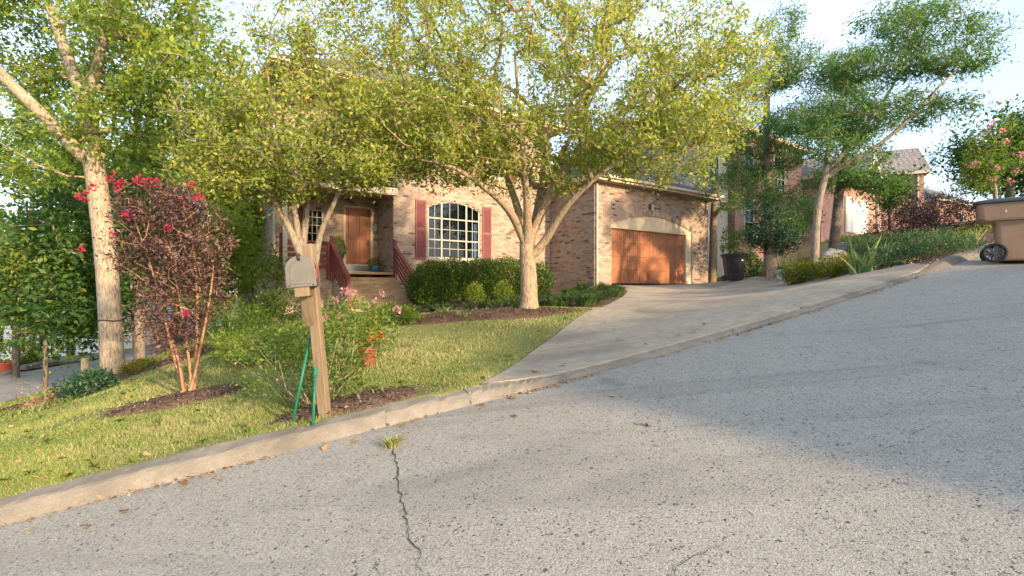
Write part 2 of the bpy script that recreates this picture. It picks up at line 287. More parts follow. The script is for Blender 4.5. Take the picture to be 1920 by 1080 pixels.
_n = len(cp); _A = np.zeros((_n + 3, _n + 3)); _d = np.hypot(cp[:, 0][:, None] - cp[:, 0], cp[:, 1][:, None] - cp[:, 1])
_A[:_n, :_n] = _U(_d) + np.eye(_n) * 2.5; _A[:_n, _n] = 1; _A[:_n, _n + 1:] = cp[:, :2]; _A[_n, :_n] = 1; _A[_n + 1:, :_n] = cp[:, :2].T
_w = np.linalg.solve(_A, np.r_[cp[:, 2], 0, 0, 0])
def G(x, y):
    x = np.asarray(x, float); y = np.asarray(y, float); sh = x.shape; x = x.ravel(); y = y.ravel(); out = np.empty(len(x))
    for i in range(0, len(x), 20000):
        a = x[i:i + 20000]; b = y[i:i + 20000]
        out[i:i + 20000] = _U(np.hypot(a[:, None] - cp[:, 0], b[:, None] - cp[:, 1])) @ _w[:_n] + _w[_n] + _w[_n + 1] * a + _w[_n + 2] * b
    # near the kerb the ground meets the kerb top (or the drive lip)
    t_ = KT(x, y); e = np.clip((x + .45) / .5, 0, 1) * np.clip((7.7 - x) / .8, 0, 1); f = np.clip((t_ - .2) / (1.5 + 1.5 * e), 0, 1); f = f * f * (3 - 2 * f); f = np.where(t_ < -.5, 1, f)
    out = out * f + (1 - f) * (R(x, np.minimum(y, K(x) + .25)) + .092 - .049 * e)
    return out.reshape(sh)
def g1(x, y): return float(G(np.array([x]), np.array([y]))[0])
# the lower cross street at the left
CSN = [(-9.6, 6.0), (-10.4, 11), (-11.2, 13.5), (-12.1, 17), (-14.5, 26), (-19, 40)]; CSF = [(-17.5, 8), (-18.1, 19), (-18.3, 24), (-20.5, 32), (-25, 44)]
def csn(y): return np.interp(y, [p[1] for p in CSN], [p[0] for p in CSN])
def csf(y): return np.interp(y, [p[1] for p in CSF], [p[0] for p in CSF])
# mulch beds: centre, half axes, angle
BEDS = [((-.75, 9.75), 2.3, .62, .10), ((-3.98, 6.05), .78, .34, .25), ((-1.42, 4.62), .66, .33, .42), ((-7.1, 8.9), 2.6, .42, .72), ((-4.0, 8.9), .8, .5, .2)]
def in_bed(x, y, pad=1.0):
    m = np.zeros(np.shape(x), bool)
    for (cx, cy_), a, b, t in BEDS:
        u = (x - cx) * math.cos(t) + (y - cy_) * math.sin(t); v = -(x - cx) * math.sin(t) + (y - cy_) * math.cos(t)
        th = np.arctan2(v / b, u / a); m |= np.hypot(u / a, v / b) < pad * (1 + .12 * np.sin(3 * th + cx) + .08 * np.sin(7 * th + cy_))
    return m
def axis(lo, hi, a, b, fine, far): 
    l = a - np.cumsum(np.geomspace(fine, far, 26)); r = b + np.cumsum(np.geomspace(fine, far, 26))
    return np.r_[l[::-1], np.arange(a, b + 1e-6, fine), r]
gx = axis(0, 0, -11.0, 11.0, .16, 26.0); gy = axis(0, 0, 1.5, 20.0, .16, 26.0)
X, Y_ = np.meshgrid(gx, gy); Z = G(X, Y_); t = KT(X, Y_)
lump = .012 * np.sin(X * 3.1 + Y_ * 1.7) + .012 * np.sin(X * 1.3 - Y_ * 2.9); Z = Z + lump * np.clip((t - .4) * 3, 0, 1)
und = np.clip((t - .05) / .14, 0, 1); und = np.where((X > -.3) & (X < 7.2), 0, und); Z = np.where(t < .20, und * Z + (1 - und) * (R(X, Y_) - .3), Z)
Z = np.where(t < -8.6, R(X, Y_) + .05, Z)
ind = in_drive(X, Y_, -.05); Z = np.where(ind & (t > .20), Z - .12, Z)
cs = (X < csn(Y_) - .1) & (X > csf(Y_) + .1) & (Y_ > 5) & (Y_ < 42); Z = np.where(cs, Z - .12, Z)
bed = np.zeros_like(Z); bed[(X > dr(Y_)) & (Y_ > 8) & (Y_ < 20) & (X < 13)] = 1; bed[(Y_ > 10.8) & (X > -4.2) & (X < dl(Y_)) & (Y_ < 20)] = 1
gf = np.arange(X.size).reshape(X.shape); q = np.stack([gf[:-1, :-1], gf[:-1, 1:], gf[1:, 1:], gf[1:, :-1]], -1).reshape(-1, 4)
gm = np_mesh('lawn', np.stack([X, Y_, Z], -1).reshape(-1, 3), q); ba = gm.attributes.new('bed', 'FLOAT', 'POINT'); ba.data.foreach_set('value', bed.ravel().astype(np.float32))
tag(link('lawn', gm, M['soil'], smooth=True), 'sloping lawn and garden ground around the brick house', kind='structure')
# road sheet
rx = np.r_[np.arange(-60, -12, 2.0), np.arange(-12, 14, .4), np.arange(14, 60, 2.0)]; rt = np.r_[np.arange(0, 5, .4), np.arange(5, 10, 1)]
A, B = np.meshgrid(rx, rt); Yr = K(A) - B + .04; Zr = R(A, Yr) + .01 * np.sin(A * .9 + B * 1.1) * np.clip(B, 0, 1)
gf = np.arange(A.size).reshape(A.shape); q = np.stack([gf[:-1, :-1], gf[1:, :-1], gf[1:, 1:], gf[:-1, 1:]], -1).reshape(-1, 4)
road = tag(link('road', np_mesh('road', np.stack([A, Yr, Zr], -1).reshape(-1, 3), q), M['asphalt'], smooth=True), 'worn grey asphalt street climbing to the right', kind='structure')
def road_pt(px, py):       # photo pixel on the road plane
    Y = 1.6 * F / (.096 * (px - 960) + .138 * F - 540 + py); x = (px - 960) / F * Y; return Vector((x, Y, R(x, Y)))
def crack(pix, wd, seed):
    r = random.Random(seed); P = [road_pt(*p) for p in pix]; Q = []
    for a, b in zip(P, P[1:]):
        n = max(2, int((b - a).length / .035))
        for i in range(n): p = a.lerp(b, i / n); Q.append(p + Vector((r.gauss(0, .009), r.gauss(0, .009), 0)))
    mb = MB(); vs_ = []
    for i, p in enumerate(Q):
        d = (Q[min(i + 1, len(Q) - 1)] - Q[max(0, i - 1)]).normalized(); s = Vector((-d.y, d.x, 0)); ww = wd * r.uniform(.35, 1.2) * min(1, (len(Q) - i) / 12 + .2)
        zz = lambda v: Vector((v.x, v.y, R(v.x, v.y) + .01 * math.sin(v.x * .9 + (K(v.x) - v.y + .04) * 1.1) * min(1, max(0, K(v.x) - v.y)) + .005))
        mb.v += [tuple(zz(p - s * ww)), tuple(zz(p + s * ww))]
        if i: b = 2 * i; mb.f.append((b - 2, b, b + 1, b - 1))
    mb.build('crack', M['crack'], road)
crack([(738, 838), (744, 880), (748, 930), (758, 960), (765, 1000), (785, 1045), (796, 1085)], .0038, 1)
crack([(1342, 1022), (1300, 1040), (1262, 1070), (1235, 1095)], .0034, 2)
crack([(765, 1000), (800, 975), (812, 950)], .0022, 4)
# kerb pieces
kerb = empty('kerb', (0, 0, 0)); tag(kerb, 'weathered rolled concrete kerb along the lawn and drive', kind='structure')
PROF = [(0, -.25), (0, .004), (.02, .025), (.055, .058), (.085, .08), (.11, .088), (.25, .094), (.25, -.25)]; LIP = [(0, -.25), (0, .02), (.012, .028), (.03, .034), (.05, .038), (.065, .041), (.10, .046), (.10, -.25)]
def kerb_piece(x0, x1, p0, p1, m=26):
    mb = MB(); n = len(PROF); r = random.Random(int(x0 * 100))
    for i in range(m + 1):
        f = i / m; x = x0 + (x1 - x0) * f; sl_ = (K(x + .1) - K(x - .1)) / .2; nl = math.hypot(1, sl_); nx, ny = -sl_ / nl, 1 / nl
        for (a, b), (c, d) in zip(p0, p1):
            tt = a + (c - a) * f; zz = b + (d - b) * f; xx = x + nx * tt; yy = K(x) + ny * tt + .02
            j = r.gauss(0, .0045) if 0 < zz else 0
            mb.v.append((xx + j, yy + j, R(xx, yy) + zz + j))
        if i:
            b = i * n
            for k in range(n - 1): mb.f.append((b - n + k, b - n + k + 1, b + k + 1, b + k))
    mb.f.append(tuple(range(n))); mb.f.append(tuple(reversed(range(m * n, m * n + n))))
    o = mb.build('kerb_stone', M['kerb'], kerb); return o
xk = -15.0
while xk < -3.4: kerb_piece(xk, xk + 1.894, PROF, PROF); xk += 1.9
kerb_piece(-3.6, -2.52, PROF, PROF); kerb_piece(-2.51, -1.02, PROF, PROF); kerb_piece(-1.015, -.354, PROF, [(a, b * .8 if b > 0 else b) for a, b in PROF], 12)
kerb_piece(-.345, .5, [(a, (b * .75 + c * .25) if b > 0 else b) for (a, b), (_, c) in zip(PROF, LIP)], LIP)
for i in range(3): kerb_piece(.508 + i * 2.1, .5 + (i + 1) * 2.1, LIP, LIP)
kerb_piece(6.81, 7.9, LIP, PROF); xk = 7.91
while xk < 18: kerb_piece(xk, xk + 1.894, PROF, PROF); xk += 1.9
# driveway: slabs with joints between them
drv = empty('driveway', (0, 0, 0)); tag(drv, 'stained concrete driveway fanning out from the garage to the street', kind='structure')
def dz(x, y): return G(x, y) + .02
def slab(f0, f1, ga, gb_, nC=14, nR=16, drop=0, mat='drive', name='slab'):
    f, g = np.meshgrid(np.linspace(f0, f1, nC + 1), np.linspace(ga, gb_, nR)); f = f.ravel(); g = g.ravel()
    yk = 4.8 + 3.9 * f
    for _ in range(30):       # where this line across the drive meets the kerb
        x = dl(yk) + (dr(yk) - dl(yk)) * f; yk = .5 * yk + .5 * (K(x) + np.where(x < .55, .3 - .17 * np.clip((x + .35) / .9, 0, 1), np.where(x > 6.8, .13 + .17 * np.clip((x - 6.8) / .8, 0, 1), .13)))
    y = yk + (19.3 + 4.1 * f - yk) * g; x = dl(y) + (dr(y) - dl(y)) * f; z = dz(x, y) - drop; gi = np.arange(nR * (nC + 1)).reshape(nR, nC + 1)
    q = np.stack([gi[:-1, :-1], gi[:-1, 1:], gi[1:, 1:], gi[1:, :-1]], -1).reshape(-1, 4); nv = len(x)
    P = np.stack([x, y, z], -1); Pb = P.copy(); Pb[:, 2] -= .16
    rim = list(gi[0]) + list(gi[1:, -1]) + list(gi[-1, ::-1][1:]) + list(gi[::-1, 0][1:-1]); S_ = [(b + nv, a + nv, a + 2 * nv, b + 2 * nv) for a, b in zip(rim, rim[1:] + rim[:1])]
    link(name, np_mesh(name, np.r_[P, P, Pb], np.r_[q, np.array(S_)]), M[mat], drv)
BR = [0, .36, .69, 1]
for a, b in zip(BR, BR[1:]):
    for f0, f1 in ((0, .4998), (.5002, 1)): slab(f0, f1, a + .00012 * (a > 0), b - .00012)
for g_ in BR[1:-1]: slab(0, 1, g_ - .0012, g_ + .0012, 28, 2, .003, 'crack', 'joint_filler')
slab(.498, .502, 0, .999, 2, 60, .004, 'crack', 'joint_filler')
# cross street and its far kerb
yy = np.linspace(5, 42, 60); V = []; 
for y in yy:
    for k in range(9): f = k / 8; x = csn(y) * (1 - f) + csf(y) * f; V.append((x, y, 0))
V = np.array(V); V[:, 2] = G(V[:, 0], V[:, 1]) + .02; gi = np.arange(60 * 9).reshape(60, 9); q = np.stack([gi[:-1, :-1], gi[1:, :-1], gi[1:, 1:], gi[:-1, 1:]], -1).reshape(-1, 4)
tag(link('cross_street', np_mesh('cross_street', V, q), M['asphalt'], smooth=True), 'lower grey side street seen past the big tree', kind='structure')
mb = MB()
for side, fn in ((1, csf), (-1, csn)):
    for a, b in zip(yy, yy[1:]):
        p = [(float(fn(a)), a), (float(fn(b)), b)]; b0 = len(mb.v)
        for x, y in p: z = g1(x, y); mb.v += [(x, y, z - .1), (x - .05 * side, y, z + .12), (x - .3 * side, y, z + .13), (x - .3 * side, y, z - .1)]
        for k in range(3): mb.f.append((b0 + k, b0 + k + 1, b0 + 5 + k, b0 + 4 + k))
tag(mb.build('side_street_kerb', M['kerb']), 'pale concrete kerbs edging the lower side street', kind='structure')
p = at(50, 684, 19.6); mb = MB(); mb.box(-.12, .3, -.75, .75, -.1, .22).box(-.135, -.118, -.6, .6, .0, .13)
o = MB().box(-.1, .35, -.75, .75, .1, .24).build('storm_drain', M['kerb'], None, bevel=.01); o.location = (csf(19.6) - .1, 19.6, g1(csf(19.6), 19.6)); tag(o, 'concrete storm drain inlet in the far kerb of the side street', 'storm drain')
MB().box(.352, .36, -.62, .62, .0, .1).build('inlet_slot', M['dark'], o)

# ------------------------------------------------------------------ leaves, twigs, plants
def leaf_mesh(name, P, rng, size, aspect=.5, up=.5, dirs=None, tint=None, spread=.25, fold=.25):
    """one folded rhombus per point"""
    P = np.asarray(P, float); n = len(P); d = rng.normal(size=(n, 3)) if dirs is None else dirs + rng.normal(size=(n, 3)) * spread
    d /= np.linalg.norm(d, axis=1)[:, None] + 1e-9
    nn = rng.normal(size=(n, 3)) * (1 - up); nn[:, 2] += up; s = np.cross(d, nn); s /= np.linalg.norm(s, axis=1)[:, None] + 1e-9; nn = np.cross(s, d)
    L_ = (size * rng.uniform(.45, 1.4, n))[:, None]; W = L_ * aspect * .5
    a = P; b = P + d * L_ * .45 + s * W + nn * W * fold; c = P + d * L_ - nn * L_ * .12; e = P + d * L_ * .45 - s * W + nn * W * fold
    V = np.stack([a, b, c, e], 1).reshape(-1, 3); i = np.arange(n)[:, None] * 4
    Fq = (i + np.array([[0, 1, 2, 3]])); t = rng.uniform(0, 1, n) if tint is None else np.clip(tint, 0, 1)
    return np_mesh(name, V, Fq, np.repeat(t, 4))
def grow(rng, trunk, targets, step=.28, wig=.12, up=.0):
    """greedy branching: every target point is joined to the nearest part of the skeleton"""
    pos = [np.array(p, float) for p in trunk[0]]; par = [-1] + list(range(len(pos) - 1))
    for br in trunk[1:]:
        k = br[0]; prev = k
        for p in br[1]: pos.append(np.array(p, float)); par.append(prev); prev = len(pos) - 1
    n0 = len(pos); cap = 60000; buf = np.zeros((cap, 3)); buf[:n0] = pos; n = n0; root = buf[0]
    pa = np.full(cap, -1); pa[:n0] = par; tips = []
    lo = min(p[2] for p in pos) + (max(p[2] for p in pos) - min(p[2] for p in pos)) * .18
    pen = np.zeros(cap); pen[:n0] = np.where(buf[:n0, 2] < lo, 3, 0)
    order = np.argsort(np.linalg.norm(targets - buf[n0 - 1], axis=1) + np.linalg.norm(targets - buf[n0 // 2], axis=1))
    for ti in order:
        T = targets[ti]; d = buf[:n] - T; dist = np.sqrt((d * d).sum(1)); back = np.maximum(0, d[:, 2]) * .8
        k = int(np.argmin(dist + back + pen[:n])); D = dist[k]; m = max(1, int(D / step)); base = buf[k].copy(); prev = k
        g = buf[k] - buf[pa[k]] if pa[k] >= 0 else np.array([0, 0, 1.]); g = g / (np.linalg.norm(g) + 1e-9) * D * .35
        for j in range(1, m + 1):
            f = j / m; q_ = base + (T - base) * f + g * (f * (1 - f)) * 1.6 + (rng.normal(size=3) * wig * step if j < m else 0); q_[2] += up * math.sin(f * math.pi) * D
            buf[n] = q_; pa[n] = prev; prev = n; n += 1
            if n >= cap - 50: break
        tips.append(prev)
        if n >= cap - 50: break
    return buf[:n], pa[:n], tips, n0
def skeleton_mesh(pos, par, r_tip, r_base, power=2.3, minr=.0, fixed=None, n0=0):
    n = len(pos); w_ = np.zeros(n); ch = [[] for _ in range(n)]
    for i in range(n):
        if par[i] >= 0: ch[par[i]].append(i)
    for i in range(n - 1, -1, -1):
        if not ch[i]: w_[i] = 1
        if par[i] >= 0 and par[i] < i: w_[par[i]] += w_[i]
    r = np.maximum(minr, r_tip * w_ ** (1 / power)); r *= 1
    sc = r_base / r[0] if r_base else 1; big = np.log(np.maximum(w_, 1)) / np.log(max(w_[0], 2)); r = r * (sc ** big)
    if fixed:
        for i, v in fixed.items(): r[i] = v
    mb = MB(); seen = np.zeros(n, bool)
    for i in range(n):
        if seen[i]: continue
        c = [i]; seen[i] = True
        if par[i] >= 0: c = [par[i], i]
        k = i
        while ch[k]:
            k2 = max(ch[k], key=lambda a: w_[a])
            if seen[k2]: break
            seen[k2] = True; c.append(k2); k = k2
        if len(c) < 2: continue
        rr = [r[a] for a in c]
        if par[i] >= 0: rr[0] = min(rr[0], rr[1] * 1.15)
        ns = 12 if max(rr) > .09 else 7 if max(rr) > .03 else 4 if max(rr) > .012 else 3
        mb.tube([pos[a] for a in c], rr, ns, cap=False)
    return mb, r
def ell(rng, n, c, r, hollow=.0, flat=None):
    d = rng.normal(size=(n, 3)); d /= np.linalg.norm(d, axis=1)[:, None]; u = rng.uniform(hollow ** 3, 1, n) ** (1 / 3)
    return np.asarray(c) + d * u[:, None] * np.asarray(r)
def tree(name, label, cat, base, trunk, blobs, seed, leaf, size, leaves, bark, ntar=500, r_base=.18, r_tip=.0035, group=None, step=.28, wig=.35, aspect=.5, fixed=None, keep=None, sub=None, tint_h=.25, droop=-.15, clus=.14, lpt=None, twigmat=None, up=.03):
    """trunk: [ [pts], (index,[pts])... ]; blobs: [(centre, radii, weight)] crown volumes"""
    rng = np.random.default_rng(seed); base = np.array(base, float)
    ws = np.array([b[2] for b in blobs], float); ws /= ws.sum(); T = np.concatenate([ell(rng, max(1, int(round(ntar * w_))), b[0], b[1], .35) for b, w_ in zip(blobs, ws)])
    if keep: T = T[keep(T)]
    pos, par, tips, n0 = grow(rng, trunk, T, step, wig, up)
    root = empty(name, tuple(base), 0, label, cat, group)
    mb, r = skeleton_mesh(pos - base, par, r_tip, r_base, fixed=fixed)
    mb.build('trunk', bark, root, smooth=True)
    # leaves along the last pieces of each twig
    P = []; D = []; per = max(1, int(leaves / max(1, len(tips))))
    for tp in tips:
        chain = [tp]
        while len(chain) < 4 and par[chain[-1]] >= n0: chain.append(par[chain[-1]])
        C = pos[chain]; m = rng.poisson(per * rng.gamma(1.3, 1 / 1.3))
        if m == 0: continue
        f = rng.uniform(0, len(C) - 1, m) ** 1.0 if len(C) > 1 else np.zeros(m); i0 = np.minimum(f.astype(int), max(0, len(C) - 2)); fr = (f - i0)[:, None]
        p = C[i0] * (1 - fr) + C[np.minimum(i0 + 1, len(C) - 1)] * fr + rng.normal(size=(m, 3)) * clus; P.append(p)
        dv = C[0] - C[-1]; dv = dv / (np.linalg.norm(dv) + 1e-6); dd = rng.normal(size=(m, 3)) * .8 + dv * .5; dd[:, 2] += droop; D.append(dd)
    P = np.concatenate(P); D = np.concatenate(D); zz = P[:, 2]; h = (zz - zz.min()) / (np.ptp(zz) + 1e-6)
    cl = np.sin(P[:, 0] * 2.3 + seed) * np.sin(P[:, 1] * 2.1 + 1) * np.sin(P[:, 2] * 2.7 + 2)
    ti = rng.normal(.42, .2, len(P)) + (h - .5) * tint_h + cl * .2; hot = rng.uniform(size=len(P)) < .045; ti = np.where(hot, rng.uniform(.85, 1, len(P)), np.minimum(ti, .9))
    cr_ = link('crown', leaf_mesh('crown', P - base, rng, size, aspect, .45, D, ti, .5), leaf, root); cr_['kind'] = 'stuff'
    return root, T
def shrub(name, label, cat, base, blobs, seed, leaf, size, n, stem=None, nst=8, group=None, aspect=.5, hollow=.72, up=.4, dirs_out=.6, rst=.01, tintz=.3, parent=None):
    rng = np.random.default_rng(seed); base = np.array(base, float); root = empty(name, tuple(base), 0, label, cat, group)
    ws = np.array([b[2] for b in blobs], float); ws /= ws.sum(); P = []; D = []
    for (c, r, _), w_ in zip(blobs, ws):
        m = int(n * w_); p = ell(rng, m, (0, 0, 0), (1, 1, 1), hollow)
        nz = 1 + .16 * np.sin(p[:, 0] * 6 + seed) * np.sin(p[:, 1] * 5 + 1) * np.cos(p[:, 2] * 5) + rng.normal(0, .05, m)
        P.append(p * nz[:, None] * np.array(r) + np.array(c)); D.append(p / np.array(r) * min(r))
    P = np.concatenate(P); D = np.concatenate(D); D = D / (np.linalg.norm(D, axis=1)[:, None] + 1e-9); k = P[:, 2] > .0; P = P[k]; D = D[k]
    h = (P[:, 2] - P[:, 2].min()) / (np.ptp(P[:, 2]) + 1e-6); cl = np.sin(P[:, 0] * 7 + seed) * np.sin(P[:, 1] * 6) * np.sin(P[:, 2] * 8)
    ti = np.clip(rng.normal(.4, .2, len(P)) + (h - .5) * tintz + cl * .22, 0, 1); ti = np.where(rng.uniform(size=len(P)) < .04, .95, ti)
    DD = D * dirs_out + rng.normal(size=D.shape) * .6; DD[:, 2] += .15
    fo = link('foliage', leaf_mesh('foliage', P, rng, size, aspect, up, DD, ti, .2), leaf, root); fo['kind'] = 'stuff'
    mb = MB(); sel = rng.integers(0, len(P), nst)
    for s_ in sel:
        q_ = P[s_] * .92; b0 = np.array([q_[0] * .15, q_[1] * .15, 0]) + rng.normal(0, .03, 3) * [1, 1, 0]; mid = b0 * .5 + q_ * .5 + rng.normal(0, .05, 3); mb.tube([b0, mid, q_], [rst, rst * .8, rst * .4], 5)
    if nst: mb.build('stem', stem or M['twig'], root, smooth=True)
    return root
def blade_mesh(rng, n, h, w_, spread, curve=.6, base_r=.05, seg=4, tint=None):
    """arching strap leaves"""
    V = []; Q = []; T = []
    for i in range(n):
        a = rng.uniform(0, 2 * math.pi); hh = h * rng.uniform(.6, 1.15); s = spread * rng.uniform(.3, 1.2); b = np.array([math.cos(a), math.sin(a), 0]); sd = np.array([-b[1], b[0], 0]); o = b * rng.uniform(0, base_r); t_ = rng.uniform(0, 1) if tint is None else np.clip(rng.normal(tint, .2), 0, 1); v0 = len(V)
        for k in range(seg + 1):
            f = k / seg; p = o + b * s * f ** 1.6 + np.array([0, 0, hh * (f - curve * .45 * f ** 2.5)]); ww = w_ * (1 - f ** 2.2) * (.7 + .3 * min(1, f * 4)) + .0006
            V += [p - sd * ww, p + sd * ww]; T += [t_, t_]
            if k: q_ = v0 + 2 * k; Q.append((q_ - 2, q_ - 1, q_ + 1, q_))
    return np_mesh('blades', np.array(V), np.array(Q), np.array(T))
def tuft(name, label, cat, base, seed, n, h, w_, spread, mat, group=None, **k):
    o = link(name, blade_mesh(np.random.default_rng(seed), n, h, w_, spread, **k), mat); o.location = base; return tag(o, label, cat, group)
def flower_mesh(rng, n, r, k=9, size=.03):
    V = ell(rng, k * n, (0, 0, 0), (r, r, r * .8), .3); D = V / (np.linalg.norm(V, axis=1)[:, None] + 1e-9)
    return leaf_mesh('flower', V, rng, size, .9, .3, D, None, .4)

# ------------------------------------------------------------------ the brick house
HA = math.atan2(.585, .81); H0 = Vector((3.0, 18.58, E + .15))
house = empty('brick_house', tuple(H0), HA, 'two storey mixed brick house with attached garage and red shutters behind the trees', 'house')
def HW(x, y, z): return H0 + Matrix.Rotation(HA, 3, 'Z') @ Vector((x, y, z))
ZB = -1.05                       # foundations reach below the lowest ground
def brick_wall(parent, O, ux, nrm, Lx, z0, z1, openings=(), single=None, seed=0, matb=None, course=.0765, bl=.214, name='wall'):
    """O: origin (local), ux: along the wall, nrm: outward. Backing of mortar plus laid bricks."""
    O = Vector(O); ux = Vector(ux); nrm = Vector(nrm); r = random.Random(seed); mb = MB(); V = []; Q = []; singles = []
    nc = int((z1 - z0) / course); zc = z0
    BF = np.array([(0, 1, 2, 3), (0, 4, 5, 1), (1, 5, 6, 2), (2, 6, 7, 3), (3, 7, 4, 0)])
    for c in range(nc + 1):
        a = z0 + c * course; b = min(a + course, z1)
        if b - a < .02: continue
        m = (a + b) / 2; iv = [(0, Lx)]
        for op in openings:
            w_ = op(m)
            if w_ is None: continue
            nv = []
            for p, q_ in iv:
                if w_[1] <= p or w_[0] >= q_: nv.append((p, q_)); continue
                if w_[0] > p: nv.append((p, w_[0]))
                if w_[1] < q_: nv.append((w_[1], q_))
            iv = nv
        for p, q_ in iv:
            b0 = len(mb.v); 
            for dd in (-.0, -.2):
                for xx, zz in ((p, a), (q_, a), (q_, b), (p, b)): mb.v.append(tuple(O + ux * xx + nrm * dd + Vector((0, 0, zz))))
            mb.f += [tuple(b0 + i for i in f) for f in ((0, 1, 2, 3), (7, 6, 5, 4), (0, 3, 7, 4), (1, 5, 6, 2), (3, 2, 6, 7), (0, 4, 5, 1))]
            off = (c % 2) * bl / 2; k = math.floor((p - off) / bl)
            while off + k * bl < q_ - .02:
                x0 = max(p, off + k * bl + .005); x1 = min(q_, off + (k + 1) * bl - .005); k += 1
                if x1 - x0 < .025: continue
                d = .010 + r.uniform(0, .005); za = a + .005; zb = b - .005
                if single and abs(x1 - x0 - (bl - .01)) < .001 and single((x0 + x1) / 2, m): singles.append(((x0 + x1) / 2, m, d)); continue
                i0 = len(V)
                for dd in (d, -.005):
                    for xx, zz in ((x0, za), (x1, za), (x1, zb), (x0, zb)): V.append(tuple(O + ux * xx + nrm * dd + Vector((0, 0, zz))))
                Q.append(BF + i0)
    wall = mb.build(name, M['mortar'], parent)
    if V: o = link('brickwork', np_mesh('brickwork', np.array(V), np.concatenate(Q), flat=True), matb or M['brick'], wall); o['kind'] = 'stuff'
    if singles:
        hx = bl / 2 - .005; hz = course / 2 - .005; bm_ = np_mesh('brick', np.array([tuple(ux * sx * hx + nrm * dd + Vector((0, 0, sz * hz))) for dd in (.0, -.017) for sx, sz in ((-1, -1), (1, -1), (1, 1), (-1, 1))]), BF, flat=True); bm_.materials.append(matb or M['brick'])
        for xx, zz, d in singles:
            o = bpy.data.objects.new('brick', bm_); col.objects.link(o); o.parent = wall; o.location = O + ux * xx + nrm * d + Vector((0, 0, zz))
    return wall
rect = lambda x0, x1, z0, z1: (lambda z: (x0, x1) if z0 < z < z1 else None)
def archop(x0, x1, z0, z1, rise):
    def f(z):
        if z < z0 or z > z1 + rise: return None
        if z <= z1: return (x0, x1)
        c = (x0 + x1) / 2; hw = (x1 - x0) / 2; k = 1 - ((z - z1) / rise); return (c - hw * math.sqrt(max(0, k)), c + hw * math.sqrt(max(0, k)))
    return f
def arch_pts(x0, x1, z1, rise, n=16): c = (x0 + x1) / 2; hw = (x1 - x0) / 2; return [(c + hw * (1 - 2 * i / n), z1 + rise * (1 - (1 - 2 * i / n) ** 2)) for i in range(n + 1)]
def window(parent, y, x0, x1, z0, z1, cols, rows, arch=0, mull=(), label=None, blinds=True, fm=None, side=1, rail=()):
    """a window in a wall that faces -y; cols/rows are lists of pane boundaries (0..1)"""
    fm = fm or M['white']; wroot = bpy.data.objects.new('window', None); col.objects.link(wroot); wroot.parent = parent; wroot.location = (0, y, 0)
    if label: wroot['label'] = label
    t_ = .055; W = x1 - x0; Hh = z1 - z0
    mb = MB().box(x0, x0 + t_, .0, .12, z0, z1).box(x1 - t_, x1, .0, .12, z0, z1).box(x0 + t_, x1 - t_, .0, .12, z0, z0 + t_)
    if arch:
        ap = arch_pts(x0, x1, z1, arch); ip = arch_pts(x0 + t_, x1 - t_, z1, arch - t_)
        for i in range(len(ap) - 1): mb.prism([ap[i], ap[i + 1], ip[i + 1], ip[i]], .0, .12)
    else: mb.box(x0 + t_, x1 - t_, .0, .12, z1 - t_, z1)
    mb.box(x0 - .06, x1 + .06, -.05, .1, z0 - .07, z0 - .001); mb.build('frame', fm, wroot, bevel=.004)
    bars = MB(); cx = [x0 + t_ + (W - 2 * t_) * c for c in cols]; rz = [z0 + t_ + (Hh - t_) * r_ for r_ in rows]
    top = lambda x: (z1 + (arch - t_) * (1 - ((x - (x0 + x1) / 2) / (W / 2)) ** 2) if arch else z1 - t_)
    for i, c in enumerate(cx[1:-1], 1): hw = .03 if i in mull else .009; bars.box(c - hw, c + hw, .03 if hw < .02 else .012, .07, z0 + t_, top(c) - .002)
    for j, z in enumerate(rz[1:-1], 1): hw = .022 if j in rail else .009; bars.box(x0 + t_, x1 - t_, .026 if hw < .02 else .016, .066, z - hw, z + hw)
    bars.build('muntin', fm, wroot)
    pm = {}
    for i in range(len(cx) - 1):
        for j in range(len(rz) - 1):
            a, b = cx[i], cx[i + 1]; c, d = rz[j], rz[j + 1]
            if arch and j == len(rz) - 2: d = min(top(a), top(b)) + .02
            if d - c < .02: continue
            MB().box(a, b, .046, .05, c, d).build('pane', M['glass'], wroot)
    if blinds:
        bl = MB(); z = z0 + (z1 - z0) * .38; zt = z1 - .02
        while z < zt: bl.poly([(x0 + t_, .10, z), (x1 - t_, .10, z), (x1 - t_, .128, z + .024), (x0 + t_, .128, z + .024)]); z += .045
        bl.build('blind', M['blind'], wroot, kind='stuff')
    MB().box(x0 - .3, x1 + .3, .9, .92, z0 - .3, z1 + .3 + arch).build('dark_interior', M['dark'], wroot)
    return wroot
def shutter(parent, x0, x1, z0, z1, y):
    o = MB().box(x0, x0 + .05, y - .045, y - .012, z0, z1).box(x1 - .05, x1, y - .045, y - .012, z0, z1).box(x0 + .05, x1 - .05, y - .045, y - .012, z0, z0 + .07).box(x0 + .05, x1 - .05, y - .045, y - .012, z1 - .07, z1).box(x0 + .05, x1 - .05, y - .045, y - .012, (z0 + z1) / 2 - .04, (z0 + z1) / 2 + .04).box(x0 + .05, x1 - .05, y - .02, y - .013, z0 + .07, z1 - .07).build('shutter', M['redlv'], parent, bevel=.003)
    lv = MB(); z = z0 + .08
    while z < z1 - .1:
        if abs(z - (z0 + z1) / 2) > .06: lv.poly([(x0 + .05, y - .042, z), (x1 - .05, y - .042, z), (x1 - .05, y - .021, z + .03), (x0 + .05, y - .021, z + .03)])
        z += .035
    lv.build('louvre', M['redlv'], o, kind='stuff')
